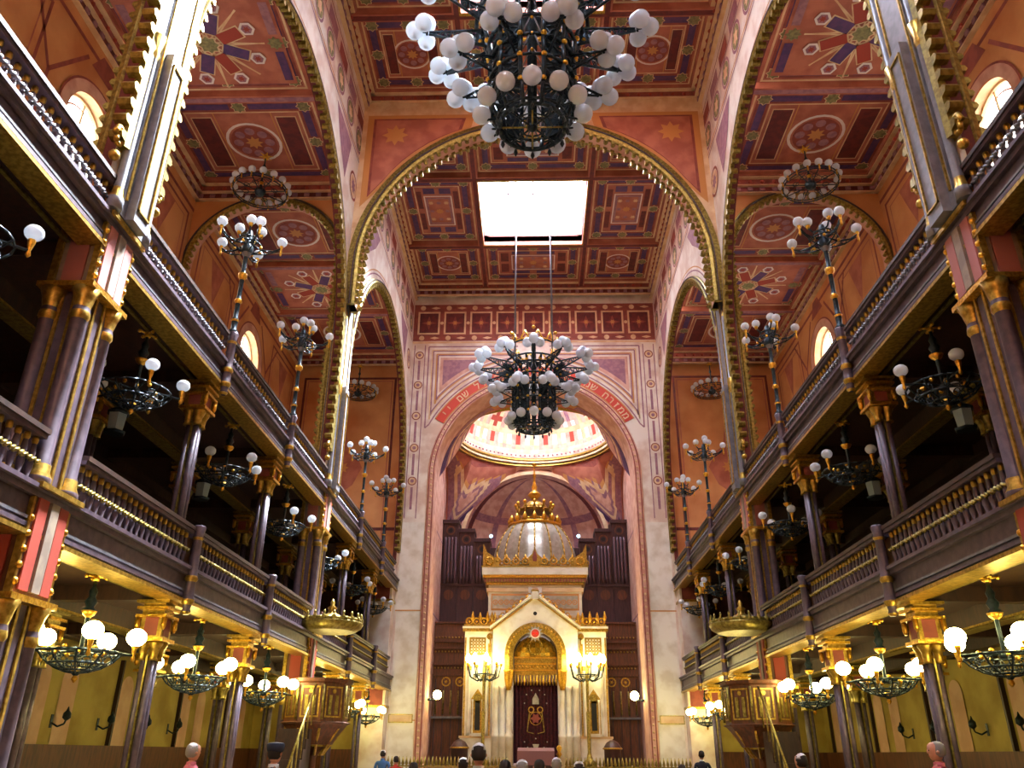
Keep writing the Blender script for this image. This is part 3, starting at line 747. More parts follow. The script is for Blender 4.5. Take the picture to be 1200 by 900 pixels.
for k in range(8): mb.sphere((.3*cos(45*k), .3*sin(45*k), 2.2), .04, 'brightgold', 6, 4)
mb.build('basket_lattice', cd)
for k in range(5):
    a = 72*k+20; c, s_ = cos(a), sin(a)
    mb = MB(); mb.path([Vector((.08*c, .08*s_, 2.3)), Vector((.3*c, .3*s_, 2.2)), Vector((.55*c, .55*s_, 2.22)), Vector((.72*c, .72*s_, 2.34))], .022, 'bronze', 6)
    mb.path([Vector((.1*c, .1*s_, 2.05)), Vector((.4*c, .4*s_, 2.1)), Vector((.68*c, .68*s_, 2.26))], .015, 'bronze', 5); mb.hoop((.4*c, .4*s_, 2.16), .06, .012, 'bronze', 10, 4)
    mb.lathe([(.02, 2.14), (.03, 2.2, 'brightgold'), (.02, 2.28), (.04, 2.38), (.04, 2.41)], 'brightgold', (.72*c, .72*s_, 0), 8); mb.build('arm', cd)
    globe(cd, (.72*c, .72*s_, 2.5), .115)
for k in range(3):
    a = 120*k+50; c, s_ = cos(a), sin(a)
    mb = MB(); mb.path([Vector((.03*c, .03*s_, 2.5)), Vector((.2*c, .2*s_, 2.5)), Vector((.28*c, .28*s_, 2.62))], .02, 'bronze', 6); mb.lathe([(.03, 2.6), (.06, 2.7)], 'brightgold', (.28*c, .28*s_, 0), 8); mb.build('arm', cd)
    globe(cd, (.28*c, .28*s_, 2.78), .115)
u1 = False
for s in (-1, 1):
    for i, y in enumerate(POSTS[1:]):
        put(gp, u1, (s*(HW-.1), y, 0), 'slim dark post with gold collars up the %s gallery fronts, %s' % (SIDE[s], YN[y]), 0, 'gallery posts')
        put(cd, u1, (s*(HW-.08), y, 9.7), 'lamp standard with white globes on the %s upper railing, %s' % (SIDE[s], YN[y]), 25*i+(90 if s > 0 else 0), 'lamp standards'); u1 = True

# ------------------------------------------------------------------ piers
def pier(s, y, big, label):
    t = thing('pier', label, 'pier', (s*(HW+.3), y, 0), 'nave piers'); d = .46
    hx = .34
    def core(z0, z1, hx_, hy_, m_, name, strips=True):
        mb = MB(); mb.box(-hx_, hx_, -hy_, hy_, z0, z1, m_)
        if strips:
            sx = -s
            for yy in (-hy_*.35, hy_*.35): mb.box(*sorted((sx*hx_, sx*(hx_+.03))), yy-.025, yy+.025, z0, z1, 'gold')
            for e in (-1, 1):
                for xx in (-hx_*.35, hx_*.35): mb.box(xx-.025, xx+.025, *sorted((e*hy_, e*(hy_+.03))), z0, z1, 'gold')
        mb.build(name, t); return mb
    for (z0, z1, cap) in ((0, 3.05, 1), (4.75, 7.5, 1)):
        core(z0, z1+.3, hx*.8, d*.72, 'iron', 'shaft')
        for ex in (-1, 1):
            for ey in (-1, 1):
                mb = MB().lathe([(.18, z0), (.18, z0+.12, 'gold'), (.14, z0+.2, 'gold'), (.14, z0+.3, 'iron'), (.115, z0+.35), (.11, z1-.25, 'gold'), (.14, z1-.2, 'gold'), (.13, z1-.12, 'iron'), (.115, z1-.05, 'gold'), (.15, z1+.12, 'gold'), (.2, z1+.25)], 'iron', (ex*hx*.68, ey*d*.74, 0), 12); mb.build('colonnette', t)
        mb = MB(); mb.box(-hx-.08, hx+.08, -d-.06, d+.06, z1+.24, z1+.32, 'brightgold'); mb.build('capital', t)
    for (z0, z1) in ((3.37, 4.7), (7.82, 9.0)):
        mb = MB(); pr = 'red' if z0 < 4 else 'dustypink'; mb.box(-hx, hx, -d*.85, d*.85, z0, z1, 'taupe' if z0 > 4 else 'brownwood')
        for e in (-1, 1):
            mb.box(-hx*.45, hx*.45, *sorted((e*d*.85, e*(d*.85+.03))), z0+.06, z1-.1, pr)
            for q in (-1, 1): mb.box(*sorted((q*hx*.72, q*hx)), *sorted((e*d*.85, e*(d*.85+.05))), z0, z1, 'gold')
            for k in range(5): mb.sphere((-s*hx, e*d*.88, z0+.15+k*.2), .05, 'brightgold', 6, 4)
        mb.box(*sorted((-s*hx, -s*(hx+.05))), -d*.2, d*.2, z0+.06, z1-.1, 'taupe'); mb.box(*sorted((-s*hx, -s*(hx+.03))), -d*.75, -d*.3, z0+.06, z1-.1, pr); mb.box(*sorted((-s*hx, -s*(hx+.03))), d*.3, d*.75, z0+.06, z1-.1, pr)
        mb.box(-hx-.12, hx+.12, -d-.06, d+.06, z1, z1+.07, 'gold'); mb.build('panel_block', t)
    # upper slab on the nave face between the arches, with gold outline, colonnettes and scrolls
    m0 = 'paleiron'
    x0 = -s*.3; f = Fr((x0, 0, 0), (0, -s, 0), (0, 0, 1))
    mb = MB(); mb.fbox(f, -.36, .36, 9.1, 17.2, 0, .16, m0)
    mb.extrude(f, [(-.36, 17.2), (.36, 17.2), (0, 18.1)], 0, .16, m0)
    mb.fbox(f, -.22, .22, 9.1, 12.6, .16, .3, m0)
    for a in (-.33, .295): mb.fbox(f, a, a+.035, 9.4, 17.0, .16, .19, 'gold')
    for a in (-.18, .15): mb.fbox(f, a, a+.03, 9.3, 12.4, .3, .33, 'gold')
    mb.fbox(f, -.18, .18, 12.37, 12.4, .3, .33, 'gold'); mb.fbox(f, -.18, .18, 9.3, 9.33, .3, .33, 'gold')
    mb.build('pilaster', t)
    for e in (-1, 1):
        q = f(e*.48, 0, .1)
        mb = MB().lathe([(.12, 9.1), (.12, 9.3, 'gold'), (.09, 9.36, 'gold'), (.075, 9.5, m0), (.08, 12.2, 'gold'), (.11, 12.3, 'gold'), (.09, 12.4, 'gold'), (.14, 12.7, m0), (.09, 12.75), (.09, 15.0, 'gold'), (.02, 15.4)], m0, (q.x, q.y, 0), 10); mb.build('colonnette', t)
        mb = MB()
        for k in range(9):
            a0 = 60*k; r = .22-.02*k
            p0 = f(e*(.72+r*cos(a0)*.6), 10.3+r*sin(a0), .05); p1 = f(e*(.72+(r-.02)*cos(a0+60)*.6), 10.3+(r-.02)*sin(a0+60), .05); mb.tube(p0, p1, .045, 'gold', 6)
        mb.sphere(f(e*.72, 9.95, .05), .09, 'gold', 8, 5); mb.build('scroll', t)
    return t
pier(-1, 10.3, 1, 'nearest left pier, purple iron shafts with gold lines, sunlit top')
pier(1, 10.3, 1, 'nearest right pier, dark iron shafts with gold lines')
pier(-1, 24.2, 1, 'second left pier, slim in the picture, brightly lit from the skylight')
pier(1, 24.2, 1, 'second right pier, dark with gold toothed edges')
# end half piers
for s in (-1, 1):
    t = thing('end_pilaster', 'half pier where the %s galleries meet the end wall' % SIDE[s], 'pier', (s*(HW+.6), YE-.55, 0))
    MB().box(-.55, .55, -.35, .54, 0, 9.7, 'marble').build('shaft', t)
    for z in (3.4, 7.9): MB().box(-.6, .6, -.4, .54, z, z+.1, 'gold').build('band', t); MB().box(-.45, .45, -.37, .3, z+.1, z+1.0, 'rust').build('panel_block', t)

# ------------------------------------------------------------------ hanging lamps
def crown_lamp(lit):
    t = thing('hanging_lamp', '', 'lamp'); g = 'lamp' if lit else 'globe'
    # origin at the ceiling hook; everything hangs down
    mb = MB()
    for k in range(4): mb.tube((0, 0, -.03), (.16*cos(90*k+45), .16*sin(90*k+45), -.02), .022, 'brightgold', 5); mb.sphere((.16*cos(90*k+45), .16*sin(90*k+45), -.03), .035, 'brightgold', 6, 4)
    mb.lathe([(.06, -.1), (.05, 0)], 'brightgold', n=8); mb.build('ceiling_rose', t)
    MB().lathe([(.07, -1.22), (.09, -1.16), (.03, -1.1), (.035, -.66, 'brightgold'), (.09, -.62, 'brightgold'), (.12, -.56, 'bronze'), (.06, -.5), (.1, -.42), (.05, -.34), (.07, -.26), (.03, -.18), (.025, -.05)], 'bronze', n=10).build('stem', t)
    mb = MB(); R = .6
    for k in range(10):
        a = 36*k; c, s_ = cos(a), sin(a); pts = [Vector((r*c, r*s_, z)) for r, z in ((.6, -1.18), (.5, -1.3), (.34, -1.4), (.16, -1.46), (.03, -1.48))]
        mb.path(pts, .016, 'bronze', 5); mb.hoop((.42*c, .42*s_, -1.28), .07, .011, 'bronze', 9, 4, 'x' if abs(c) < .7 else 'y')
        mb.hoop((.25*c, .25*s_, -1.36), .055, .01, 'bronze', 9, 4, 'x' if abs(c) < .7 else 'y')
    for r, z in ((.6, -1.18), (.42, -1.35), (.22, -1.44)): mb.hoop((0, 0, z), r, .018, 'bronze', 20, 5)
    for k in range(10): mb.sphere((.34*cos(36*k), .34*sin(36*k), -1.2+.08*(k % 2)), .04, 'brightgold', 6, 4)
    mb.lathe([(.01, -1.62, 'brightgold'), (.05, -1.57, 'brightgold'), (.03, -1.52, 'bronze'), (.1, -1.46), (.06, -1.4)], 'brightgold', n=8); mb.build('basket_lattice', t)
    for k in range(5):
        a = 72*k+157; c, s_ = cos(a), sin(a); mb = MB()
        mb.path([Vector((.06*c, .06*s_, -1.15)), Vector((.4*c, .4*s_, -1.16)), Vector((.76*c, .76*s_, -1.2))], .02, 'bronze', 6)
        mb.lathe([(.01, -1.3), (.035, -1.26), (.02, -1.2), (.035, -1.14), (.05, -1.07), (.05, -1.04)], 'brightgold', (.76*c, .76*s_, 0), 8); mb.build('arm', t)
        MB().sphere((.76*c, .76*s_, -.93), .15 if lit else .12, g, 14, 9, .9).build('glass_globe', t)
    return t
lampL, lampD = crown_lamp(True), crown_lamp(False)
uL = uD = False
mids = [7.98, 12.75, 17.25, 21.9, 26.5, 31.15, 35.7]
MN = ['just before the nearest pier', 'first past the nearest pier', 'second past the nearest pier', 'third past the nearest pier', 'first past the second pier', 'second past the second pier', 'last before the end wall']
for s in (-1, 1):
    for k, y in enumerate(mids):
        if k: put(lampL, uL, (s*(HW+.5), y, 4.16), 'lit hanging lamp, glowing globes, lower %s gallery, %s' % (SIDE[s], MN[k]), [0, .1, .9, .4, .2, .7, .5][k]+(.5 if s > 0 else 0), 'lit lamps under the lower galleries'); uL = True
        put(lampD, uD, (s*(HW+.55), y, 8.56), 'unlit hanging lamp, white globes, upper %s gallery, %s' % (SIDE[s], MN[k]), [.3, .2, .6, .1, .9, .5, .2][k]+(.4 if s > 0 else 0), 'unlit lamps under the upper galleries'); uD = True
# hexagonal lanterns in the middle level
ln = thing('lantern', '', 'lantern')
MB().lathe([(.012, -.9), (.012, 0)], 'bronze', n=6).build('rod', ln)
MB().lathe([(.2, -1.35), (.23, -1.3), (.17, -1.28)], 'bronze', n=6).lathe([(.21, -.93), (.24, -.9), (.08, -.78), (.02, -.72)], 'bronze', n=6).build('frame', ln)
MB().lathe([(.16, -1.29), (.19, -.92)], 'lantern', n=6, smooth=False).build('glass', ln)
u = False
for s in (-1, 1):
    for k, y in enumerate((14.93, 19.57, 24.2, 28.83)):
        put(ln, u, (s*(HW+2.0), y, 8.78), 'hexagonal glass lantern in the dark middle gallery on the %s, %s from the front' % (SIDE[s], ORD[k]), 0, 'gallery lanterns'); u = True
# ring lamps in the aisles
def ring_lamp():
    t = thing('ring_lamp', '', 'lamp')
    mb = MB(); mb.star(Fr((0, 0, -.05), (1, 0, 0), (0, -1, 0)), 0, 0, .28, .1, 6, 0, 'brightgold'); mb.lathe([(.1, -.14), (.06, 0)], 'brightgold', n=8); mb.build('ceiling_rose', t)
    MB().lathe([(.06, -1.75), (.16, -1.7), (.2, -1.55), (.08, -1.45), (.04, -1.3, 'brightgold'), (.09, -1.2), (.04, -1.1), (.03, -.6), (.07, -.5), (.03, -.4), (.025, -.05)], 'bronze', n=10).build('stem', t)
    mb = MB()
    for z, r in ((-1.62, .9), (-1.52, .92)): mb.hoop((0, 0, z), r, .022, 'bronze', 32, 5)
    for k in range(8):
        c, s_ = cos(45*k), sin(45*k); mb.tube((.12*c, .12*s_, -1.6), (.9*c, .9*s_, -1.58), .018, 'bronze', 5); mb.tube((.05*c, .05*s_, -1.0), (.9*c, .9*s_, -1.54), .01, 'bronze', 4); mb.hoop((.5*c, .5*s_, -1.56), .1, .012, 'bronze', 10, 4)
    mb.build('hoop', t)
    for k in range(16):
        c, s_ = cos(22.5*k), sin(22.5*k)
        MB().lathe([(.01, -1.68), (.035, -1.62), (.02, -1.56), (.05, -1.48)], 'brightgold', (.93*c, .93*s_, 0), 6).build('socket', t)
        MB().sphere((.93*c, .93*s_, -1.37), .13, 'globe', 10, 7).build('glass_globe', t)
    return t
rl = ring_lamp(); u = False
for s in (-1, 1):
    for y, x, z, w_ in ((22.2, 9.45, AC-.02, 'over the nearer aisle arch'), (37.0, 8.95, 19.8, 'before the aisle end wall')):
        put(rl, u, (s*x, y, z), 'ring of sixteen white globes hanging in the %s aisle %s' % (SIDE[s], w_), 0, 'aisle ring lamps'); u = True

# the two great chandeliers
def great():
    t = thing('great_chandelier', '', 'chandelier')       # origin at the bottom hoop
    mb = MB(); B = 'bronze'
    for z, r, w in ((0, .72, .05), (.12, .78, .03), (.5, .9, .04), (1.3, .98, .04), (2.0, .95, .05), (2.6, 1.0, .05), (3.15, 1.15, .05), (3.45, 1.3, .05)):
        MB().hoop((0, 0, z), r, w, B, 24, 6).build('hoop', t)
    prof = [(0, .72), (.5, .9), (1.3, .98), (2.0, .95), (2.6, 1.0), (3.15, 1.15), (3.45, 1.3)]
    for k in range(12):
        a = 30*k+15; c, s_ = cos(a), sin(a); mb = MB()
        mb.path([Vector((r*c, r*s_, z)) for z, r in prof], .05, B, 6)
        for z, r in ((.6, .93), (1.3, 1.0), (2.0, 1.0), (2.65, 1.05), (3.2, 1.2)): mb.sphere((r*c, r*s_, z), .07, 'brightgold', 8, 5)
        mb.build('upright', t)
    for k in range(12):                                    # pierced lattice panels, every third bay left open
        if k % 3 == 0:
            mb = MB(); a = 30*k
            for j in range(5):
                z = .4+j*.55
                for e in (-1, 1): mb.tube((.95*cos(a+e*12), .95*sin(a+e*12), z), (.95*cos(a+e*3), .95*sin(a+e*3), z+.5), .018, 'paleiron', 4)
                mb.sphere((.96*cos(a), .96*sin(a), z+.5), .045, 'brightgold', 6, 4)
        else:
            mb = MB(); a = 30*k
            for j in range(9):
                z = .25+j*.34; r = .93+.03*(j > 6)
                for e in (-1, 1): mb.tube((r*cos(a+e*13), r*sin(a+e*13), z), (r*cos(a-e*13), r*sin(a-e*13), z+.34), .028, B, 4)
                mb.tube((r*cos(a-13), r*sin(a-13), z+.17), (r*cos(a+13), r*sin(a+13), z+.17), .024, B, 4)
            for z0, z1 in ((.5, 1.25), (1.4, 2.0), (2.1, 2.7)): mb.add([(.9*cos(a+e), .9*sin(a+e), z) for e in (-11, 0, 11) for z in (z0, z1)], [(0, 2, 3, 1), (2, 4, 5, 3)], B)
        mb.build('lattice_panel', t)
    mb = MB()                                              # wheel closing the bottom
    for k in range(8):
        c, s_ = cos(45*k), sin(45*k); mb.tube((0, 0, 0), (.72*c, .72*s_, 0), .022, B if k % 2 else 'olivegold', 5)
        mb.tube((.45*c, .45*s_, 0), (.45*cos(45*k+45), .45*sin(45*k+45), 0), .018, B, 4)
    mb.lathe([(.02, -.14), (.1, -.06), (.12, .03)], B, n=10); mb.hoop((0, 0, .02), .3, .02, B, 16, 4)
    for k in range(12):
        c, s_ = cos(30*k), sin(30*k); mb.lathe([(.01, -.26), (.05, -.16), (.03, -.05)], B, (.76*c, .76*s_, 0), 6)
    mb.build('bottom_wheel', t)
    MB().lathe([(.1, .0), (.12, 3.3), (.3, 3.5), (.12, 3.7), (.1, 4.6), (.2, 4.75), (.05, 4.9)], B, n=12).build('core_tube', t)
    mb = MB()                                              # gilt crown on top
    for k in range(12):
        c, s_ = cos(30*k), sin(30*k); c2, s2 = cos(30*k+15), sin(30*k+15)
        mb.tube((1.15*c, 1.15*s_, 4.4), (1.15*cos(30*k+10), 1.15*sin(30*k+10), 4.85), .04, 'brightgold', 5); mb.tube((1.15*cos(30*k+20), 1.15*sin(30*k+20), 4.4), (1.15*cos(30*k+10), 1.15*sin(30*k+10), 4.85), .04, 'brightgold', 5)
        if k % 2: mb.sphere((1.15*c, 1.15*s_, 5.0), .09, 'brightgold', 8, 5)
    mb.hoop((0, 0, 4.4), 1.15, .05, 'brightgold', 24, 6); mb.hoop((0, 0, 4.3), 1.2, .04, B, 24, 6)
    mb.build('crown', t)
    for k in range(4):
        a = 90*k+45; c, s_ = cos(a), sin(a)
        mb = MB(); mb.tube((1.2*c, 1.2*s_, 3.45), (1.2*c, 1.2*s_, 13.46), .022, 'paleiron', 5)
        mb.tube((1.2*c, 1.2*s_, 3.45), (.95*c, .95*s_, 2.6), .03, B, 5); mb.build('chain', t)
    def cluster(mb, a, r, z, offs, R):
        c, s_ = cos(a), sin(a)
        for (o_, tt, up) in offs:
            p = Vector(((r+o_)*c-tt*s_, (r+o_)*s_+tt*c, z+up)); mb.tube((r*c, r*s_, z), p, .03, B, 5); mb.sphere(p-Vector((0, 0, R*.85)) if up > -.05 else p+Vector((0, 0, R*.8)), .06, B, 6, 4)
            MB().sphere(p, R, 'globe', 14, 9).build('glass_globe', t)
    R = .195
    for k in range(12):                                    # upper tier
        a = 30*k; c, s_ = cos(a), sin(a); mb = MB(); r0, r1 = 1.1, 2.4
        P = lambda r, z: Vector((r*c, r*s_, z))
        mb.tube(P(r0, 3.35), P(r1, 3.3), .04, B, 6); mb.tube(P(r0-.1, 2.75), P(r1, 3.24), .04, B, 6)
        for j in range(6):
            ra, rb = r0+j*(r1-r0)/6, r0+(j+.5)*(r1-r0)/6; za = 2.75+.5*(ra-r0)/(r1-r0)
            mb.tube(P(ra, za), P(rb, 3.34), .02, B, 4); mb.tube(P(rb, 3.34), P(rb+(r1-r0)/12, za+.05), .02, B, 4)
            h = (3.34-za)*.3
            if h > .03: 
                pts = [Vector(((rb+h*cos(q))*c, (rb+h*cos(q))*s_, (za+3.34)/2+h*sin(q))) for q in range(0, 360, 45)]; mb.path(pts, .016, B, 4, True)
        mb.sphere(P(r0+.1, 2.95), .06, 'brightgold', 6, 4); mb.add([P(r0-.1, 2.78), P(r0+.45, 2.98), P(r0+.45, 3.1), P(r0+.1, 3.2), P(r0-.1, 3.0)], [(0, 1, 2, 3, 4)], B)
        cluster(mb, a, r1+.05, 3.3, ((.3, 0, .08), (.05, .27, .02), (.05, -.27, .02), (.02, 0, .3)), R)
        mb.build('arm', t)
    for k in range(8):                                     # middle tier
        a = 45*k+22.5; c, s_ = cos(a), sin(a); mb = MB()
        mb.tube((.95*c, .95*s_, 1.95), (1.65*c, 1.65*s_, 1.75), .035, B, 6); mb.tube((.95*c, .95*s_, 1.45), (1.65*c, 1.65*s_, 1.7), .03, B, 6)
        for j in range(3): mb.hoop(((1.08+.18*j)*c, (1.08+.18*j)*s_, 1.73), .12-.03*j, .016, B, 8, 4)
        cluster(mb, a, 1.68, 1.75, ((.28, 0, .05), (0, .27, .05), (0, -.27, .05), (.05, 0, .28)), R)
        mb.build('arm', t)
    for k in range(12):                                    # lowest ring
        a = 30*k; c, s_ = cos(a), sin(a)
        mb = MB(); mb.tube((.78*c, .78*s_, .3), (1.08*c, 1.08*s_, .24), .03, B, 5); mb.sphere((1.06*c, 1.06*s_, .26), .06, B, 6, 4); mb.build('arm', t)
        MB().sphere((1.12*c, 1.12*s_, .42), R, 'globe', 14, 9).build('glass_globe', t)
    for ch in t.children:                                  # proportions
        V = ch.data.vertices
        if ch.name.startswith('glass_globe'):
            c = sum((v.co for v in V), Vector())/len(V); d = Vector((-.07*c.x, -.07*c.y, -.18*c.z))
            for v in V: v.co += d
        else:
            for v in V: v.co = Vector((v.co.x*.93, v.co.y*.93, v.co.z*(.82 if v.co.z < 6 else 1)))
    return t
gc = great()
put(gc, False, (0, 12.6, 13.15), 'nearest great bronze chandelier with dozens of white globes, cut by the top of the photo', .0, 'great nave chandeliers')
put(gc, True, (0, 30.3, 13.6), 'farther great chandelier hanging before the triumphal arch, seen whole', .0, 'great nave chandeliers')

# ------------------------------------------------------------------ the ark
AY = 42.6
MB().box(-5.55, 5.55, 40.2, 50, 0, 1.1, 'floorstone').build('podium'); tag(bpy.data.objects['podium'], 'raised stone podium under the ark', 'podium')
ark = thing('torah_ark', 'white and gold domed ark with a dark red curtain under the triumphal arch', 'ark', (0, AY, 1.1))
def af(y=0): return Fr((0, y, 0), (1, 0, 0), (0, 0, 1))
f = af(0)
# side wings with niche, lattice, cresting
for s in (-1, 1):
    mb = MB(); mb.box(*sorted((s*2.2, s*3.6)), 0, 2.2, 0, 6.4, 'marblewhite')
    mb.box(*sorted((s*2.1, s*3.7)), -.1, 2.2, 0, 1.2, 'marblewhite'); mb.box(*sorted((s*2.1, s*3.75)), -.14, 2.2, 1.2, 1.3, 'cream')
    mb.box(*sorted((s*2.1, s*3.7)), -.1, 2.3, 6.2, 6.35, 'gold'); mb.box(*sorted((s*2.1, s*3.72)), -.14, 2.3, 6.35, 6.45, 'marblewhite')
    for u in (2.25, 3.5): mb.box(*sorted((s*u, s*(u+.08))), -.05, 0, 1.3, 5.9, 'gold')
    for u in (2.42, 3.32): mb.lathe([(.09, 1.3), (.07, 1.5), (.07, 4.2), (.1, 4.3, 'gold'), (.13, 4.5)], 'marblewhite', (s*u, -.1, 0), 8)
    mb.build('wing', ark)
    mb = MB(); x0 = s*2.93                                   # gold lattice
    mb.frame(f, x0-.42, 5.05, x0+.42, 5.9, .06, .04, 'gold')
    for k in range(5):
        for j in range(5): mb.ring(f, x0-.3+.15*k, 5.18+.15*j, .05, .09, .04, 'gold', 8)
    mb.box(s*2.32-.08, s*2.32+.08, -.04, 0, 4.95, 5.6, 'gold'); mb.disc(f, s*2.32, 5.95, .16, .05, 'gold', 10)
    mb.build('lattice_panel', ark)
    mb = MB(); a = s*2.87                                    # niche
    mb.poly(f, [(a-.32, 1.4), (a+.32, 1.4), (a+.32, 3.0), (a, 3.45), (a-.32, 3.0)], .02, 'gold'); mb.rect(f, a-.13, 1.55, a+.13, 2.9, .03, 'black'); mb.disc(f, a, 3.0, .22, .03, 'olivegold', 12)
    for e in (-1, 1): mb.lathe([(.05, 1.4), (.035, 1.5), (.035, 2.8), (.06, 2.95)], 'marblewhite', (a+e*.24, -.08, 0), 6)
    mb.box(a-.25, a+.25, -.25, 0, 1.28, 1.42, 'marblewhite'); mb.line(f, (a-.42, 3.1), (a, 3.8), .07, .06, 'marblewhite'); mb.line(f, (a+.42, 3.1), (a, 3.8), .07, .06, 'marblewhite'); mb.build('niche', ark)
    mb = MB()                                                # cresting scrolls
    for k in range(4):
        c = s*(2.25+.38*k); h = .26+.05*(k % 2)
        mb.hoop((c, -.05, 6.7), .17, .05, 'brightgold', 10, 5, 'y'); mb.sphere((c, -.05, 6.7), .08, 'brightgold', 6, 4); mb.lathe([(.06, 6.75), (.1, 6.9), (.02, 6.9+h)], 'brightgold', (c+.18, -.05, 0), 6)
    mb.box(*sorted((s*2.1, s*3.65)), -.1, .1, 6.45, 6.56, 'gold'); mb.build('cresting', ark)
# central portal
mb = MB(); fp = af(-.35)
arch_wall(mb, fp, -2.15, 2.15, 0, 5.2, 1.1, 4.35+.0, 0, -1.0, 'marblewhite', 'gold', 24) if False else None
hole = [(1.1*cos(t), 5.05+1.1*sin(t)) for t in range(180, -1, -10)]
outer = []
for (u, v) in hole:
    t = math.atan2(v-3.6, u); 
    # project on the gable outline
    top = 7.95-abs(u)*.82; outer.append((u*1.95, 7.95-abs(u*1.95)*.72))
vs = []
for (a, b), (c, d) in zip(hole, outer): vs += [fp(a, b, 0), fp(c, d, 0)]
mb.add(vs, [(2*k, 2*k+2, 2*k+3, 2*k+1) for k in range(len(hole)-1)], 'marblewhite')
vs = []
for (c, d) in outer: vs += [fp(c, d, 0), fp(c, d, -.9)]
mb.add(vs, [(2*k, 2*k+2, 2*k+3, 2*k+1) for k in range(len(outer)-1)], 'marblewhite')
vs = []
for (c, d) in [(-1.1, 0)]+hole+[(1.1, 0)]: vs += [fp(c, d, 0), fp(c, d, -.9)]
mb.add(vs, [(2*k, 2*k+2, 2*k+3, 2*k+1) for k in range(len(hole)+1)], 'gold')
for s in (-1, 1):
    a, b = sorted((s*1.1, s*2.145)); mb.fbox(fp, a, b, 0, 5.05, -.9, 0, 'marblewhite'); 
    mb.add([fp(s*1.1, 5.05, 0), fp(s*2.145, 5.05, 0), fp(s*2.145, outer[0][1], 0)], [(0, 1, 2)], 'marblewhite')
mb.build('portal', ark)
mb = MB()
for s in (-1, 1):
    mb.sweep(fp, [(s*2.3, 6.28, 0, 1), (0, 7.98, 0, 1)], [(0, -.3), (0, .12), (.1, .16), (.16, .1), (.16, -.3)], 'marblewhite')
    mb.sweep(fp, [(s*2.2, 6.22, 0, 1), (0, 7.84, 0, 1)], [(-.02, .0), (-.02, .08), (.06, .08), (.06, 0)], 'gold')
    for k in range(6):
        u = s*(2.1-.34*k); z = 6.62+.245*k
        mb.sphere(fp(u, z, .02), .12, 'brightgold', 7, 5); mb.hoop(fp(u-s*.1, z+.12, .0), .1, .035, 'brightgold', 8, 4, 'y')
    mb.lathe([(.12, 6.4), (.14, 6.6), (.07, 6.7), (.1, 6.9), (.01, 7.15)], 'brightgold', (s*2.2, -.35, 0), 8)
mb.fbox(fp, -.16, .16, 7.75, 8.15, -.2, .18, 'marblewhite'); mb.fbox(fp, -.2, .2, 8.15, 8.22, -.2, .2, 'gold'); mb.disc(fp, 0, 7.05, .1, .02, 'black', 10)
mb.build('gable', ark)
mb = MB()                                                   # gilded band round the arch
mb.sweep(fp, arch(1.12, 5.05, 4.3, 24), [(0, -.02), (.02, .1), (-.2, .14), (-.42, .1), (-.42, 0)], 'gold')
for k in range(25):
    t = 7.5*k; mb.sphere(fp(1.36*cos(t), 5.05+1.36*sin(t), .12), .055, 'brightgold', 6, 4)
for s in (-1, 1):
    mb.lathe([(.12, 3.35), (.16, 3.5), (.22, 3.9), (.24, 4.2), (.28, 4.3)], 'brightgold', (s*1.32, -.5, 0), 10)
mb.build('arch_band', ark)
for s in (-1, 1):
    for u in (1.3, 1.62, 1.95):
        MB().lathe([(.2, 0), (.2, 1.2), (.22, 1.24), (.22, 1.34), (.13, 1.45), (.12, 3.3), (.15, 3.4), (.17, 3.55)], 'marblewhite', (s*u, -.45, 0), 12).build('portal_column', ark)
# niche behind the arch: gold half dome, pelmet, curtain
mb = MB()
for j in range(6):
    for k in range(12):
        q4 = [(1.08*math.cos(PI*a/12)*math.cos(PI/2*e/6), .3+.8*math.sin(PI*a/12)*math.cos(PI/2*e/6)*0+.7*math.cos(PI/2*e/6)*math.sin(PI*a/12), 5.0+1.05*math.sin(PI/2*e/6)) for a, e in ((k, j), (k+1, j), (k+1, j+1), (k, j+1))]
        mb.add(q4, [(0, 1, 2, 3)], 'brightgold' if (k+j) % 2 else 'gold', True)
mb.box(-1.08, 1.08, .1, .4, 4.1, 5.0, 'gold')
for z in (4.3, 4.6, 4.9): mb.box(-1.08, 1.08, .02, .1, z, z+.07, 'brightgold')
for k in range(12): mb.sphere((-1+.18*k, .06, 4.5), .05, 'brightgold', 6, 4); mb.ring(af(.09), -1+.18*k, 4.78, .04, .07, .0, 'olivegold', 8)
mb.hoop((0, .08, 5.45), .35, .05, 'gold', 16, 5, 'y'); mb.build('gilded_niche', ark)
mb = MB()
for k in range(14): mb.lathe([(.03, 3.62), (.065, 3.8), (.07, 4.1)], 'brightgold' if k % 2 else 'gold', (-1.04+.16*k, .05, 0), 6)
mb.build('pelmet', ark)
mb = MB(); n = 60; vs = []
for k in range(n+1):
    x = -1.09+2.18*k/n; y = .22+.05*math.sin(k*1.3); vs += [(x, y, .1), (x, y, 3.8)]
mb.add(vs, [(2*k, 2*k+2, 2*k+3, 2*k+1) for k in range(n)], 'velvet', True); cu_ = mb.build('curtain', ark)
mb = MB(); fc = af(.14)
mb.poly(fc, [(-.16, 2.75), (.16, 2.75), (.16, 3.0), (.07, 3.15), (0, 3.28), (-.07, 3.15), (-.16, 3.0)], .0, 'silver'); mb.hoop((0, .13, 3.0), .13, .02, 'silver', 10, 4, 'y')
for s in (-1, 1): mb.ring(fc, s*.22, 2.5, .1, .16, 0, 'gold', 10); mb.line(fc, (s*.42, 1.5), (s*.3, 2.4), .05, 0, 'olivegold'); mb.line(fc, (s*.42, 1.5), (s*.1, 1.42), .04, 0, 'olivegold')
mb.star(fc, 0, 2.1, .28, .16, 6, 0, 'rust'); mb.ring(fc, 0, 2.1, .28, .31, 0, 'gold', 16)
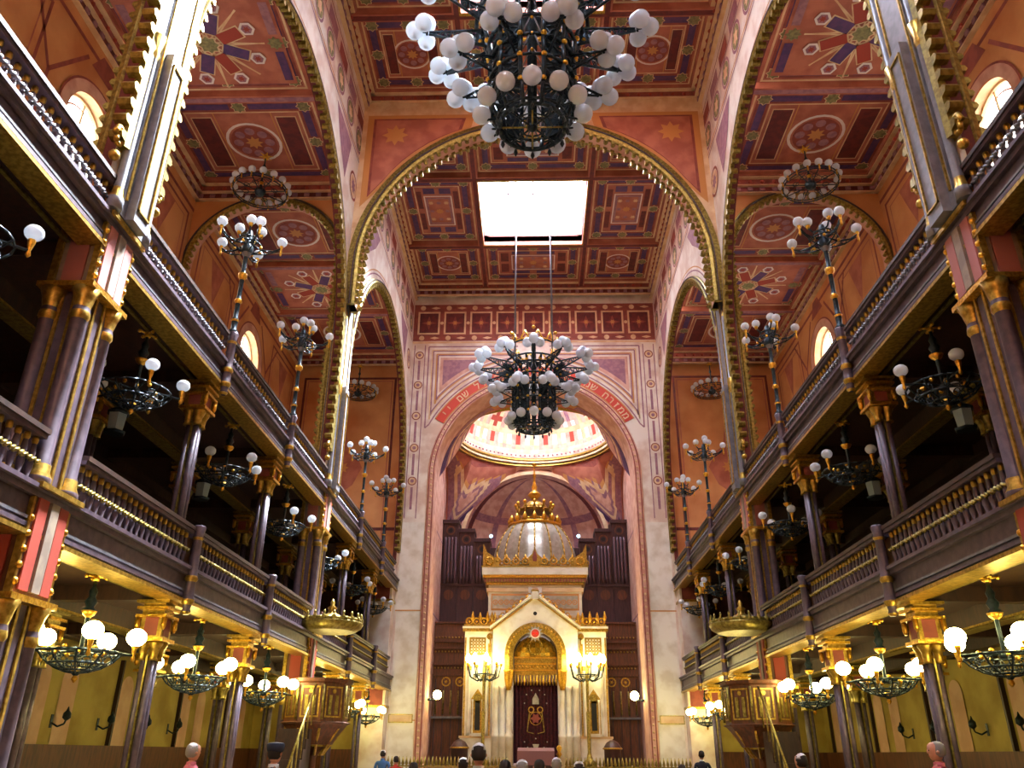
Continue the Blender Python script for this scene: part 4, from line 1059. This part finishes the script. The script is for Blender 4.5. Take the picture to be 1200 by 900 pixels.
for a, b in ((-.45, 3.2), (.45, 3.2), (-.55, 2.8), (.55, 2.8), (-.2, 3.4), (.2, 3.4), (0, 1.2), (-.55, 1.05), (.55, 1.05), (-.4, .8), (.4, .8)): mb.star(fc, a, b, .05, .02, 5, 0, 'silver')
mb.poly(fc, [(-.16, .95), (.16, .95), (.04, .6), (-.04, .6)], 0, 'silver'); mb.build('embroidery', cu_)
mb = MB(); mb.star(fp, 0, 6.05, .42, .26, 12, .16, 'silver'); mb.disc(fp, 0, 6.05, .25, .18, 'paintwhite', 14); mb.disc(fp, 0, 6.05, .2, .2, 'panelred', 14)
for s in (-1, 1): mb.disc(fp, s*.08, 6.04, .05, .22, 'ruby', 8)
mb.build('red_jewel', ark)
# upper cube, cornice, dome, crown
mb = MB(); mb.box(-2.45, 2.45, .3, 4.6, 6.3, 8.6, 'marblewhite'); mb.box(-2.52, 2.52, .22, 4.66, 6.9, 7.05, 'cream'); mb.box(-2.55, 2.55, .2, 4.7, 8.25, 8.45, 'cream')
fu = af(.3)
for s in (-1, 1):
    a, b = sorted((s*.4, s*2.3)); mb.rect(fu, a, 7.3, b, 8.15, .02, 'ochre'); mb.rect(fu, a+.06, 7.4, b-.06, 8.05, .03, 'silver')
    for k in range(6): mb.ring(fu, a+.22+.29*k, 7.72, .09, .14, .04, 'ochre', 10); mb.star(fu, a+.22+.29*k, 7.72, .08, .03, 4, .04, 'ochre')
    mb.box(s*.25-.1, s*.25+.1, .15, .3, 7.1, 8.5, 'marblewhite')
mb.build('upper_storey', ark)
mb = MB()
for z0, z1, o_, m_ in ((8.6, 8.72, .12, 'gold'), (8.72, 8.95, .18, 'olivegold'), (8.95, 9.1, .28, 'brightgold'), (9.1, 9.5, .34, 'marblewhite'), (9.5, 9.56, .38, 'gold')):
    mb.box(-2.45-o_, 2.45+o_, .3-o_, 4.6+o_, z0, z1, m_)
for k in range(34): mb.box(-2.6+.158*k-.04, -2.6+.158*k+.04, .06, .12, 8.74, 8.92, 'rust')
mb.build('cornice', ark)
mb = MB()
for k in range(11):
    c = -2.5+.5*k
    mb.hoop((c, .05, 9.82), .17, .05, 'brightgold', 10, 5, 'y'); mb.hoop((c+.25, .05, 9.72), .1, .045, 'gold', 8, 5, 'y'); mb.sphere((c, .05, 9.82), .09, 'gold', 6, 4)
    mb.lathe([(.05, 9.95), (.08, 10.02), (.01, 10.2)], 'brightgold', (c, .05, 0), 6)
for s in (-1, 1):
    mb.extrude(af(.1), [(s*2.75, 9.5), (s*2.75, 10.75), (s*2.55, 10.3), (s*2.2, 10.05), (s*1.9, 9.9), (s*1.9, 9.5)], 0, .1, 'gold'); mb.hoop((s*2.4, -.02, 9.8), .2, .05, 'brightgold', 10, 5, 'y')
mb.extrude(af(.1), [(-.3, 9.5), (.3, 9.5), (.36, 10.0), (.12, 10.2), (0, 10.6), (-.12, 10.2), (-.36, 10.0)], 0, .14, 'gold'); mb.extrude(af(.1), [(-.1, 9.8), (.1, 9.8), (.12, 10.05), (0, 10.4), (-.12, 10.05)], 0, .18, 'rust')
mb.build('cresting', ark)
mb = MB(); DYc = 2.45; prof = [(2.3, 9.5), (2.32, 9.9)]+[(2.25*cos(a*.96)+.02, 10.0+2.75*sin(a)) for a in range(0, 78, 7)]
nn = 48; vs = []
for r, z in prof:
    for k in range(nn):
        a = 2*PI*k/nn; rr = r*(1+.035*abs(math.sin(8*a))) if r > .3 else r; vs.append((rr*math.cos(a), DYc+rr*math.sin(a), z))
mb.add(vs, [(j*nn+k, j*nn+(k+1) % nn, (j+1)*nn+(k+1) % nn, (j+1)*nn+k) for j in range(len(prof)-1) for k in range(nn)], 'silver', True)
dome = mb.build('dome', ark)
mb = MB()
for k in range(16):
    a = 22.5*k; mb.path([Vector((r*1.015*cos(a), DYc+r*1.015*sin(a), z)) for r, z in prof[1:]], .045, 'gold', 5)
mb.build('dome_rib', dome)
mb = MB(); mb.lathe([(1.5, 12.2), (1.55, 12.32), (1.4, 12.4), (1.0, 12.5)], 'brightgold', (0, DYc, 0), 24)
for k in range(16):
    a = 22.5*k; mb.lathe([(.02, 12.35), (.12, 12.45), (.15, 12.6), (.02, 12.85)], 'brightgold', (1.4*cos(a), DYc+1.4*sin(a), 0), 6)
for k in range(12):
    a = 30*k; c, s_ = cos(a), sin(a); mb.path([Vector((r*c, DYc+r*s_, z)) for r, z in ((.95, 12.5), (1.05, 12.9), (.98, 13.25), (1.08, 13.5))], .07, 'gold', 5); mb.sphere((1.08*c, DYc+1.08*s_, 13.55), .11, 'brightgold', 6, 4)
mb.hoop((0, DYc, 12.6), .98, .07, 'brightgold', 24, 5); mb.hoop((0, DYc, 13.2), .98, .06, 'gold', 24, 5); mb.lathe([(.9, 13.1), (.7, 13.5), (.3, 13.8), (.1, 13.9)], 'gold', (0, DYc, 0), 16)
mb.build('crown', ark)
MB().lathe([(.15, 13.85), (.22, 13.95), (.42, 14.15, 'brightgold'), (.3, 14.3, 'gold'), (.14, 14.45), (.18, 14.65, 'brightgold'), (.09, 14.85), (.06, 15.2), (.12, 15.35), (.05, 15.5), (.03, 15.9), (.18, 16.05), (.02, 16.2)], 'brightgold', (0, DYc, 0), 12).build('finial', ark)

# seven-branched stands with glowing lamps beside the ark
def stand(s):
    t = thing('lamp_stand', 'branched gilt lamp stand glowing in front of the ark, %s side' % SIDE[s], 'lamp', (s*2.5, AY-1.3, 2.2), 'ark lamp stands')
    MB().lathe([(.35, -1.1), (.35, -.95), (.15, -.8), (.08, -.5), (.1, 1.2), (.06, 1.3), (.07, 2.6), (.14, 2.75), (.08, 2.9), (.05, 3.6)], 'olivegold', n=10).build('stem', t)
    for k in range(9):
        a = 40*k; r = .78 if k else .78
        c, s_ = cos(a), sin(a); mb = MB(); mb.path([Vector((.05*c, .05*s_, 2.75)), Vector((.35*c, .35*s_, 2.62)), Vector((.7*c, .7*s_, 2.8)), Vector((.82*c, .82*s_, 3.3))], .028, 'bronze', 6)
        mb.lathe([(.02, 3.25), (.08, 3.35), (.05, 3.45)], 'brightgold', (.82*c, .82*s_, 0), 8); mb.build('branch', t)
        MB().lathe([(.04, 3.44), (.1, 3.52), (.12, 3.66), (.07, 3.8), (.01, 3.86)], 'lamp', (.82*c, .82*s_, 0), 10).build('lamp_glass', t)
    MB().sphere((0, 0, 3.7), .12, 'lamp', 10, 7).build('lamp_glass', t)
    mb = MB(); mb.hoop((0, 0, 2.9), .5, .03, 'bronze', 20, 5)
    for k in range(10): mb.lathe([(.01, 2.72), (.04, 2.8), (.02, 2.9)], 'silver', (.5*cos(36*k), .5*sin(36*k), 0), 6)
    mb.build('hoop', t)
for s in (-1, 1): stand(s)

# wooden screen and organ
for s in (-1, 1):
    t = thing('wooden_screen', 'carved brown screen with gold rosettes to the %s of the ark' % SIDE[s], 'screen', (0, 46.2, 1.1), 'carved screens'); x0, x1 = sorted((s*2.6, s*5.58)); f = af(0)
    mb = MB(); mb.box(x0, x1, 0, .4, 0, 7.2, 'brownwood')
    for k in range(7): mb.box(*sorted((s*(2.75+.44*k), s*(2.81+.44*k))), -.06, 0, 0, 4.2, 'organwood')
    mb.build('panel', t)
    mb = MB()
    for z in (4.35, 4.9, 5.75, 6.1, 7.1): mb.box(x0, x1, -.16, 0, z, z+.09, 'brownwood')
    for z in (4.75, 5.6, 6.35):
        for k in range(16): mb.sphere((x0+.1+.18*k, -.08, z), .05, 'gold', 6, 4)
    mb.box(x0, x1, -.22, .1, 2.2, 2.3, 'paleiron'); mb.build('cornice', t)
    for k in range(2):
        c = s*(4.1+.75*k); mb = MB(); mb.ring(f, c, 4.05, .18, .25, .07, 'gold', 14); mb.star(f, c, 4.05, .12, .05, 6, .07, 'gold'); mb.build('rosette', t)
    mb = MB()
    for k in range(7): mb.lathe([(.05, 2.4), (.045, 3.6)], 'olivegold', (s*(2.97+.4*k), -.08, 0), 6)
    mb.build('colonnette', t)
og = thing('organ', 'dark stepped organ case rising behind the ark dome', 'organ', (0, 48.0, 0))
for s in (-1, 1):
    for k, (xa, xb, zt) in enumerate(((4.62, 5.58, 14.55), (3.66, 4.6, 14.0), (2.7, 3.64, 13.4))):
        mb = MB(); mb.box(*sorted((s*xa, s*xb)), 0, 1.4, 8.2, zt, 'organwood'); mb.box(*sorted((s*(xa-.04), s*(xb+.02))), -.1, 1.4, zt-.15, zt+.05, 'organwood'); mb.box(*sorted((s*(xa-.02), s*xb)), -.06, 1.4, 10.6, 10.75, 'organwood')
        xm_ = s*(xa+xb)/2; mb.ring(af(0), xm_, zt-.6, .2, .28, .03, 'brownwood', 16); mb.disc(af(0), xm_, zt-.6, .12, .03, 'black', 12); mb.disc(af(0), xm_, 10.1, .3, .03, 'brownwood', 14); mb.build('organ_tower', og)
        for j in range(4): MB().lathe([(.05, 10.75), (.085, 11.1), (.085, zt-1.1-.15*(j % 2)), (.05, zt-1.02)], 'pipe', (s*(xa+.16+.2*j), -.07, 0), 8).build('organ_pipe', og)
MB().box(-5.58, 5.58, .3, 1.9, 6.4, 8.2, 'black').build('organ_loft', og)
mb = MB(); mb.box(-2.7, 2.7, .5, 1.4, 8.2, 13.0, 'organwood')
mb.build('organ_case', og)
for s in (-1, 1):
    t = thing('spot_lamp', 'small bluish-white spot lamp at the inner %s corner of the organ' % SIDE[s], 'lamp', (s*2.62, 47.7, 13.5)); MB().lathe([(.1, -.1), (.12, .1)], 'black', n=8).build('housing', t); MB().sphere((0, -.12, 0), .11, 'screen', 8, 6).build('lamp_glass', t)
    t = thing('wall_lamp', 'yellow globe lamp on the %s reveal of the triumphal arch' % SIDE[s], 'lamp', (s*4.93, 41.0 if 0 else 39.3, 4.0))
    MB().tube((0, 0, -.15), (-s*.4, 0, -.15), .025, 'bronze').lathe([(.08, -.2), (.08, -.1)], 'bronze', (-s*.06, 0, 0), 8).build('bracket', t); MB().sphere((-s*.42, 0, .05), .2, 'lamp', 12, 8).build('glass_globe', t)
    t = thing('pew_box', 'dark domed seat canopy beside the %s foot of the ark' % SIDE[s], 'canopy', (s*3.55, 40.9, 1.1)); t.scale = (.78, .78, .7)
    MB().lathe([(.5, 0), (.5, 1.0), (.56, 1.06), (.5, 1.2), (.35, 1.45), (.1, 1.6)], 'organwood', n=16).build('body', t); MB().lathe([(.57, 1.03), (.6, 1.1), (.55, 1.14)], 'gold', n=16).build('rim', t)

# fence in front of the podium
for s in (-1, 1):
    t = thing('spiked_fence', 'low greenish-gold spiked fence before the podium, %s half' % SIDE[s], 'fence', (0, 36.9, 0), 'podium fence')
    x0, x1 = sorted((s*1.2, s*6.4)); mb = MB(); mb.box(x0, x1, -.03, .03, .3, .36, 'olivegold'); mb.box(x0, x1, -.03, .03, 1.1, 1.16, 'olivegold'); mb.box(x0, x1, -.15, .15, 0, .2, 'floorstone'); mb.build('rail', t)
    pk = MB().lathe([(.025, .2), (.025, 1.15), (.07, 1.22), (.05, 1.3), (.01, 1.5)], 'olivegold', n=6).build('picket', t); pk.location = (x0+.07, 0, 0)
    for k in range(1, 34):
        o = pk.copy(); COL.objects.link(o); o.location = (x0+.07+.155*k, 0, 0)

# pulpits with their sounding boards
for s in (-1, 1):
    t = thing('sounding_board', 'round gilt canopy with cresting on the second %s pier' % SIDE[s], 'canopy', (s*5.85, 23.6, 4.95), 'pulpit canopies')
    mb = MB().lathe([(.7, -.22), (.86, -.12), (.92, 0), (.9, .04)], 'olivegold', n=24); mb.box(*sorted((0, s*.75)), .1, .6, -.15, .0, 'olivegold'); mb.build('disc', t)
    mb = MB()
    for k in range(20): a = 18*k; mb.lathe([(.04, .0), (.07, .12), (.02, .17), (.04, .22), (.01, .28)], 'olivegold', (.86*cos(a), .86*sin(a), 0), 6)
    mb.hoop((0, 0, .08), .86, .05, 'olivegold', 24, 5); mb.build('cresting', t)
    MB().lathe([(.4, .02), (.36, .16), (.25, .24), (.12, .3), (.1, .4), (.14, .45), (.05, .52), (.07, .6), (.01, .7)], 'gold', n=12).build('finial', t)
    t = thing('pulpit', 'carved wooden pulpit box on the second %s pier' % SIDE[s], 'pulpit', (s*5.95, 23.4, 2.3), 'pulpits')
    mb = MB(); n = 8; mb.lathe([(.5, -.5), (.62, -.3), (.85, -.02), (.95, .03), (.86, .06), (.84, 1.0), (.92, 1.04), (.95, 1.12)], 'brownwood', n=8, smooth=False, phase=.5); mb.build('box', t)
    mb = MB()
    for k in range(8):
        a = 45*k; c, s_ = cos(a), sin(a); fk = Fr((.79*c, .79*s_, 0), (-s_, c, 0), (0, 0, 1))
        mb.frame(fk, -.25, .15, .25, .92, .04, .02, 'gold')
        for e in (-.1, .1): mb.fbox(fk, e-.045, e+.045, .22, .7, .0, .025, 'olivegold')
        mb.disc(fk, 0, .8, .06, .02, 'gold', 8); p = fk(-.34, 0, .04); mb.lathe([(.035, .1), (.03, .95)], 'olivegold', (p.x, p.y, 0), 6)
    mb.build('panelling', t)
    mb = MB()
    for k in range(8): a = 45*k+22.5; mb.tube((.75*cos(a), .75*sin(a), -.1), (.25*cos(a), .25*sin(a), -.75), .04, 'gold', 5)
    mb.lathe([(.16, -2.3), (.16, -2.1), (.1, -2.0), (.1, -.8), (.3, -.55)], 'brownwood', n=10); mb.build('bracket', t)
    t = thing('stair', 'dark stair with slim gold balusters rising to the %s pulpit' % SIDE[s], 'stair', (s*6.2, 20.5, 0), 'pulpit stairs')
    mb = MB()
    for k in range(9): mb.box(-.4, .4, k*.22, k*.22+.26, 0, .24*(k+1), 'darkwood')
    mb.build('steps', t)
    for k in range(6): MB().lathe([(.02, 0), (.02, .9)], 'olivegold', (-s*.36, .2+.36*k, .3+.39*k), 6).build('baluster', t)
    MB().tube((-s*.36, .15, 1.15), (-s*.36, 2.1, 3.25), .03, 'olivegold').build('hand_rail', t)

# sconces on the outer walls, plaques on the end piers
sc_ = thing('wall_sconce', '', 'sconce'); sc_.scale = (.8, .8, .8); MB().box(-.06, .0, -.06, .06, -.2, .2, 'bronze').build('back_plate', sc_)
MB().path([Vector((.0, 0, -.05)), Vector((.22, 0, -.16)), Vector((.42, 0, -.08)), Vector((.46, 0, .04))], .03, 'bronze').lathe([(.04, .02), (.13, .1), (.12, .24), (.05, .32), (.01, .44)], 'bronze', (.46, 0, 0), 10).build('arm', sc_)
u = False
for s in (-1, 1):
    for k, y in enumerate((17.3, 19.7, 22.1, 24.5, 26.9, 29.3)):
        put(sc_, u, (s*(OW-.02), y, 2.3), 'small dark bracket lamp on the yellow %s wall, %s' % (SIDE[s], ('nearest of the row', 'second of the row', 'third of the row', 'fourth of the row', 'fifth of the row', 'farthest of the row')[k]), PI if s > 0 else 0, 'wall sconces'); u = True
    t = thing('plaque', 'small cream plaque on the %s marble pier of the end wall' % SIDE[s], 'plaque', (s*5.95, YE-.03, 3.0)); MB().box(-.5, .5, -.03, .015, -.14, .14, 'cream').build('plate', t); MB().box(-.54, .54, -.02, .015, -.18, .18, 'olivegold').build('rim', t)
# reading desk
t = thing('reading_desk', 'desk draped in pinkish cloth before the ark', 'desk', (0, 36.0, 0)); 
mb = MB(); mb.box(-.7, .7, -.35, .35, 0, 1.35, 'organwood'); mb.build('body', t); MB().add([(-.75, -.4, 1.2), (.75, -.4, 1.2), (.75, -.4, 1.72), (-.75, -.4, 1.72), (-.75, .4, 1.85), (.75, .4, 1.85), (.75, .4, 1.2), (-.75, .4, 1.2)], [(0, 1, 2, 3), (3, 2, 5, 4), (4, 5, 6, 7), (0, 3, 4, 7), (1, 6, 5, 2)], 'deskcloth').build('cloth', t)
t = thing('candlestick', 'gold candlestick standing just right of the reading desk', 'candlestick', (.95, 36.0, 0)); MB().lathe([(.16, 0), (.05, .1), (.04, 1.5), (.12, 1.6), (.06, 1.7), (.12, 1.85), (.03, 1.95)], 'brightgold', n=10).build('stem', t)

# ------------------------------------------------------------------ people
def person(label, x, y, H, top, legs, hair, cap=None, rz=0, raise_=False, phone=False, group='visitors in the nave'):
    t = thing('person', label, 'person', (x, y, 0), group, rz); k = H/1.72
    J = {'pel': (0, 0, .95, .15, .12), 'wai': (0, 0, 1.1, .14, .1), 'che': (0, 0, 1.28, .17, .12), 'nek': (0, -.01, 1.46, .06, .06), 'hd0': (0, .0, 1.52, .055, .06),
         'lh': (-.1, 0, .88, .1, .1), 'lk': (-.11, .02, .48, .06, .065), 'la': (-.12, -.02, .1, .045, .045), 'lt': (-.13, .14, .04, .045, .035),
         'rh': (.1, 0, .88, .1, .1), 'rk': (.12, .03, .48, .06, .065), 'ra': (.12, -.02, .1, .045, .045), 'rt': (.14, .14, .04, .045, .035),
         'ls': (-.19, 0, 1.38, .065, .06), 'rs': (.19, 0, 1.38, .065, .06)}
    if raise_:
        J.update({'le': (-.25, .2, 1.22, .045, .045), 'lw': (-.1, .38, 1.5, .032, .03), 're': (.25, .2, 1.22, .045, .045), 'rw': (.1, .38, 1.5, .032, .03), 'lp': (-.08, .41, 1.58, .03, .02), 'rp': (.08, .41, 1.58, .03, .02)})
    else:
        J.update({'le': (-.25, -.03, 1.1, .045, .045), 'lw': (-.24, .06, .86, .032, .03), 're': (.25, -.03, 1.1, .045, .045), 'rw': (.24, .06, .86, .032, .03), 'lp': (-.235, .09, .79, .03, .02), 'rp': (.235, .09, .79, .03, .02)})
    E_ = [('pel', 'wai'), ('wai', 'che'), ('che', 'nek'), ('nek', 'hd0'), ('pel', 'lh'), ('lh', 'lk'), ('lk', 'la'), ('la', 'lt'), ('pel', 'rh'), ('rh', 'rk'), ('rk', 'ra'), ('ra', 'rt'),
          ('che', 'ls'), ('che', 'rs'), ('ls', 'le'), ('le', 'lw'), ('lw', 'lp'), ('rs', 're'), ('re', 'rw'), ('rw', 'rp')]
    # fingers
    for sd, e in (('l', -1), ('r', 1)):
        p = Vector(J[sd+'p'][:3]); w = Vector(J[sd+'w'][:3]); d = (p-w).normalized(); sidev = Vector((0, 1, 0)) if not raise_ else Vector((1, 0, 0))
        inn = Vector((-e, 0, 0)) if not raise_ else Vector((0, -1, 0))
        for i in range(4):
            b = p+sidev*(i-1.5)*.02; L = (.05, .06, .065, .05)[i]
            J[sd+'f%d' % i] = (*(b+d*L*.6), .009, .009); J[sd+'g%d' % i] = (*(b+d*L+inn*.02), .008, .008); E_ += [(sd+'p', sd+'f%d' % i), (sd+'f%d' % i, sd+'g%d' % i)]
        b = w+d*.02+sidev*.035; J[sd+'t0'] = (*b, .011, .011); J[sd+'t1'] = (*(b+d*.035+sidev*.015+inn*.01), .009, .009); E_ += [(sd+'w', sd+'t0'), (sd+'t0', sd+'t1')]
    keys = list(J); me = bpy.data.meshes.new('body'); me.from_pydata([tuple(c*k for c in J[q][:3]) for q in keys], [(keys.index(a), keys.index(b)) for a, b in E_], [])
    o = bpy.data.objects.new('tmp', me); COL.objects.link(o)
    sk = o.modifiers.new('s', 'SKIN'); sd_ = o.modifiers.new('d', 'SUBSURF'); sd_.levels = 1
    for i, q in enumerate(keys):
        v = me.skin_vertices[0].data[i]; v.radius = (J[q][3]*k, J[q][4]*k); v.use_root = (q == 'pel')
    dg = bpy.context.evaluated_depsgraph_get(); m2 = bpy.data.meshes.new_from_object(o.evaluated_get(dg)); bpy.data.objects.remove(o)
    mb = MB(); V = [v.co.copy() for v in m2.vertices]
    wr = [Vector(J[q][:3])*k for q in ('lw', 'rw')]
    for p in m2.polygons:
        c = Vector((0, 0, 0))
        for i in p.vertices: c += V[i]
        c /= len(p.vertices)
        hand = any((c-w).length < .16 and ((c.z < w.z-.01) if not raise_ else (c.z > w.z)) for w in wr)
        m_ = 'skin' if hand or c.z > 1.45*k else 'brownshoe' if c.z < .09*k else legs if c.z < .93*k and abs(c.x) < .2*k else top
        mb.F.append(tuple(p.vertices)); mb.M.append(mb.mi(m_)); mb.S.append(True)
    mb.V = [tuple(v) for v in V]
    hz = 1.615*k; r = .085*k
    prof = [(.001, -.115), (.045, -.11), (.06, -.085), (.07, -.05), (.079, 0), (.08, .04), (.07, .08), (.04, .105), (.001, .112)]
    b0 = len(mb.V); mb.lathe([(a*k, z*k) for a, z in prof], 'skin', (0, 0, hz), 14)
    mb.V[b0:] = [(x_, y_*1.2+.01*k, z_) for x_, y_, z_ in mb.V[b0:]]
    mb.lathe([(.001, -.03*k), (.016*k, -.02*k), (.01*k, .015*k), (.002, .03*k)], 'skin', (0, .102*k, hz), 6)
    for e in (-1, 1):
        mb.sphere((e*.082*k, 0, hz-.01*k), .022*k, 'skin', 6, 4); mb.sphere((e*.03*k, .09*k, hz+.012*k), .011*k, 'charcoal', 6, 4)
    mb.box(-.025*k, .025*k, .085*k, .1*k, hz-.06*k, hz-.052*k, 'red'); mb.build('body', t)
    hm = MB(); b0 = 0; hm.lathe([(.06*k, -.07*k), (.088*k, -.03*k), (.09*k, .03*k), (.078*k, .085*k), (.045*k, .115*k), (.001, .124*k)], hair, (0, -.014*k, hz), 14)
    hm.V = [(x_, y_*1.15 if y_ < 0 else y_*.8, z_) for x_, y_, z_ in hm.V]; hm.build('hair', t)
    if cap == 'kippah': MB().lathe([(.088*k, .045*k), (.078*k, .085*k), (.045*k, .118*k), (.001, .128*k)], 'whitecloth', (0, -.022*k, hz+.002), 14).build('skullcap', t)
    if cap == 'hat':
        MB().lathe([(.1*k, .02*k), (.115*k, .05*k), (.12*k, .115*k), (.1*k, .13*k), (.001, .135*k)], 'navy', (0, -.01*k, hz), 16).lathe([(.1*k, .132*k), (.001, .142*k)], 'whitecloth', (0, -.01, hz), 16).build('hat', t)
    mb = MB(); mb.lathe([(.075*k, 1.42*k), (.068*k, 1.49*k)], 'whitecloth' if top in ('charcoal', 'navy') else top, (0, -.008*k, 0), 12); mb.build('collar', t)
    if phone:
        MB().box(-.045, .045, .0, .012, 0, .1, 'charcoal').rect(Fr((0, -.001, 0), (1, 0, 0), (0, 0, 1)), -.04, .01, .04, .09, 0, 'screen').build('phone', t).location = (0, .42*k, 1.6*k)
    return t
def at(px, d, y_top):   # px column and range to a floor position
    return ((px-628)*d/940*1.0, d/.907-.0)
def P(label, px, d, H, *a, **kw):
    x = (px-628)*d/940; person(label, x, d/.907, H, *a, **kw)
P('person with a pale cap and pink top before the left yellow wall', 222, 11.5, 1.70, 'pinkcloth', 'charcoal', 'greyhair', 'kippah', rz=-.7)
P('person in a tall dark hat with pale crown below the left pulpit', 320, 10.5, 1.69, 'charcoal', 'charcoal', 'hair', 'hat', rz=-.3)
P('person in a blue top and white skullcap by the left end pier', 448, 25, 1.68, 'bluecloth', 'charcoal', 'hair', 'kippah')
P('person in a red top by the left end pier', 464, 23, 1.52, 'redcloth', 'navy', 'hair')
P('dark-haired person whose head only just shows before the left fence', 485, 13, 1.46, 'charcoal', 'charcoal', 'hair')
P('person in dark clothes with a white skullcap, left of the ark foot', 543, 13, 1.53, 'charcoal', 'charcoal', 'hair', 'kippah')
P('tall person seen from behind with dark hair and white collar before the ark', 557+4, 9.6, 1.70, 'navy', 'charcoal', 'hair', 'kippah')
P('person in black with white shoulder cloth just right of the tall one', 592, 10.5, 1.52, 'charcoal', 'charcoal', 'hair')
P('person with a large white skullcap in the middle of the crowd', 612, 10.5, 1.52, 'navy', 'charcoal', 'greyhair', 'kippah')
P('person in pink holding up a phone towards the ark', 632, 12, 1.52, 'pinkcloth', 'charcoal', 'hair', raise_=True, phone=True)
P('person with a pale skullcap right of the phone holder', 652, 13, 1.54, 'charcoal', 'navy', 'greyhair', 'kippah')
P('person with a bright white skullcap at the right of the crowd', 678, 11, 1.50, 'navy', 'charcoal', 'hair', 'kippah')
P('person in dark blue standing alone by the right end pier', 821, 24, 1.72, 'navy', 'charcoal', 'hair')
P('person whose dark head just shows before the right fence', 797, 15, 1.44, 'charcoal', 'charcoal', 'hair')
P('person with a pink face turned to the left before the right yellow wall', 1092, 11, 1.78, 'pinkcloth', 'charcoal', 'greyhair', rz=1.4)
P('person in dark blue with a white skullcap below the right pulpit', 935, 12, 1.62, 'navy', 'charcoal', 'hair', 'kippah', rz=.4)
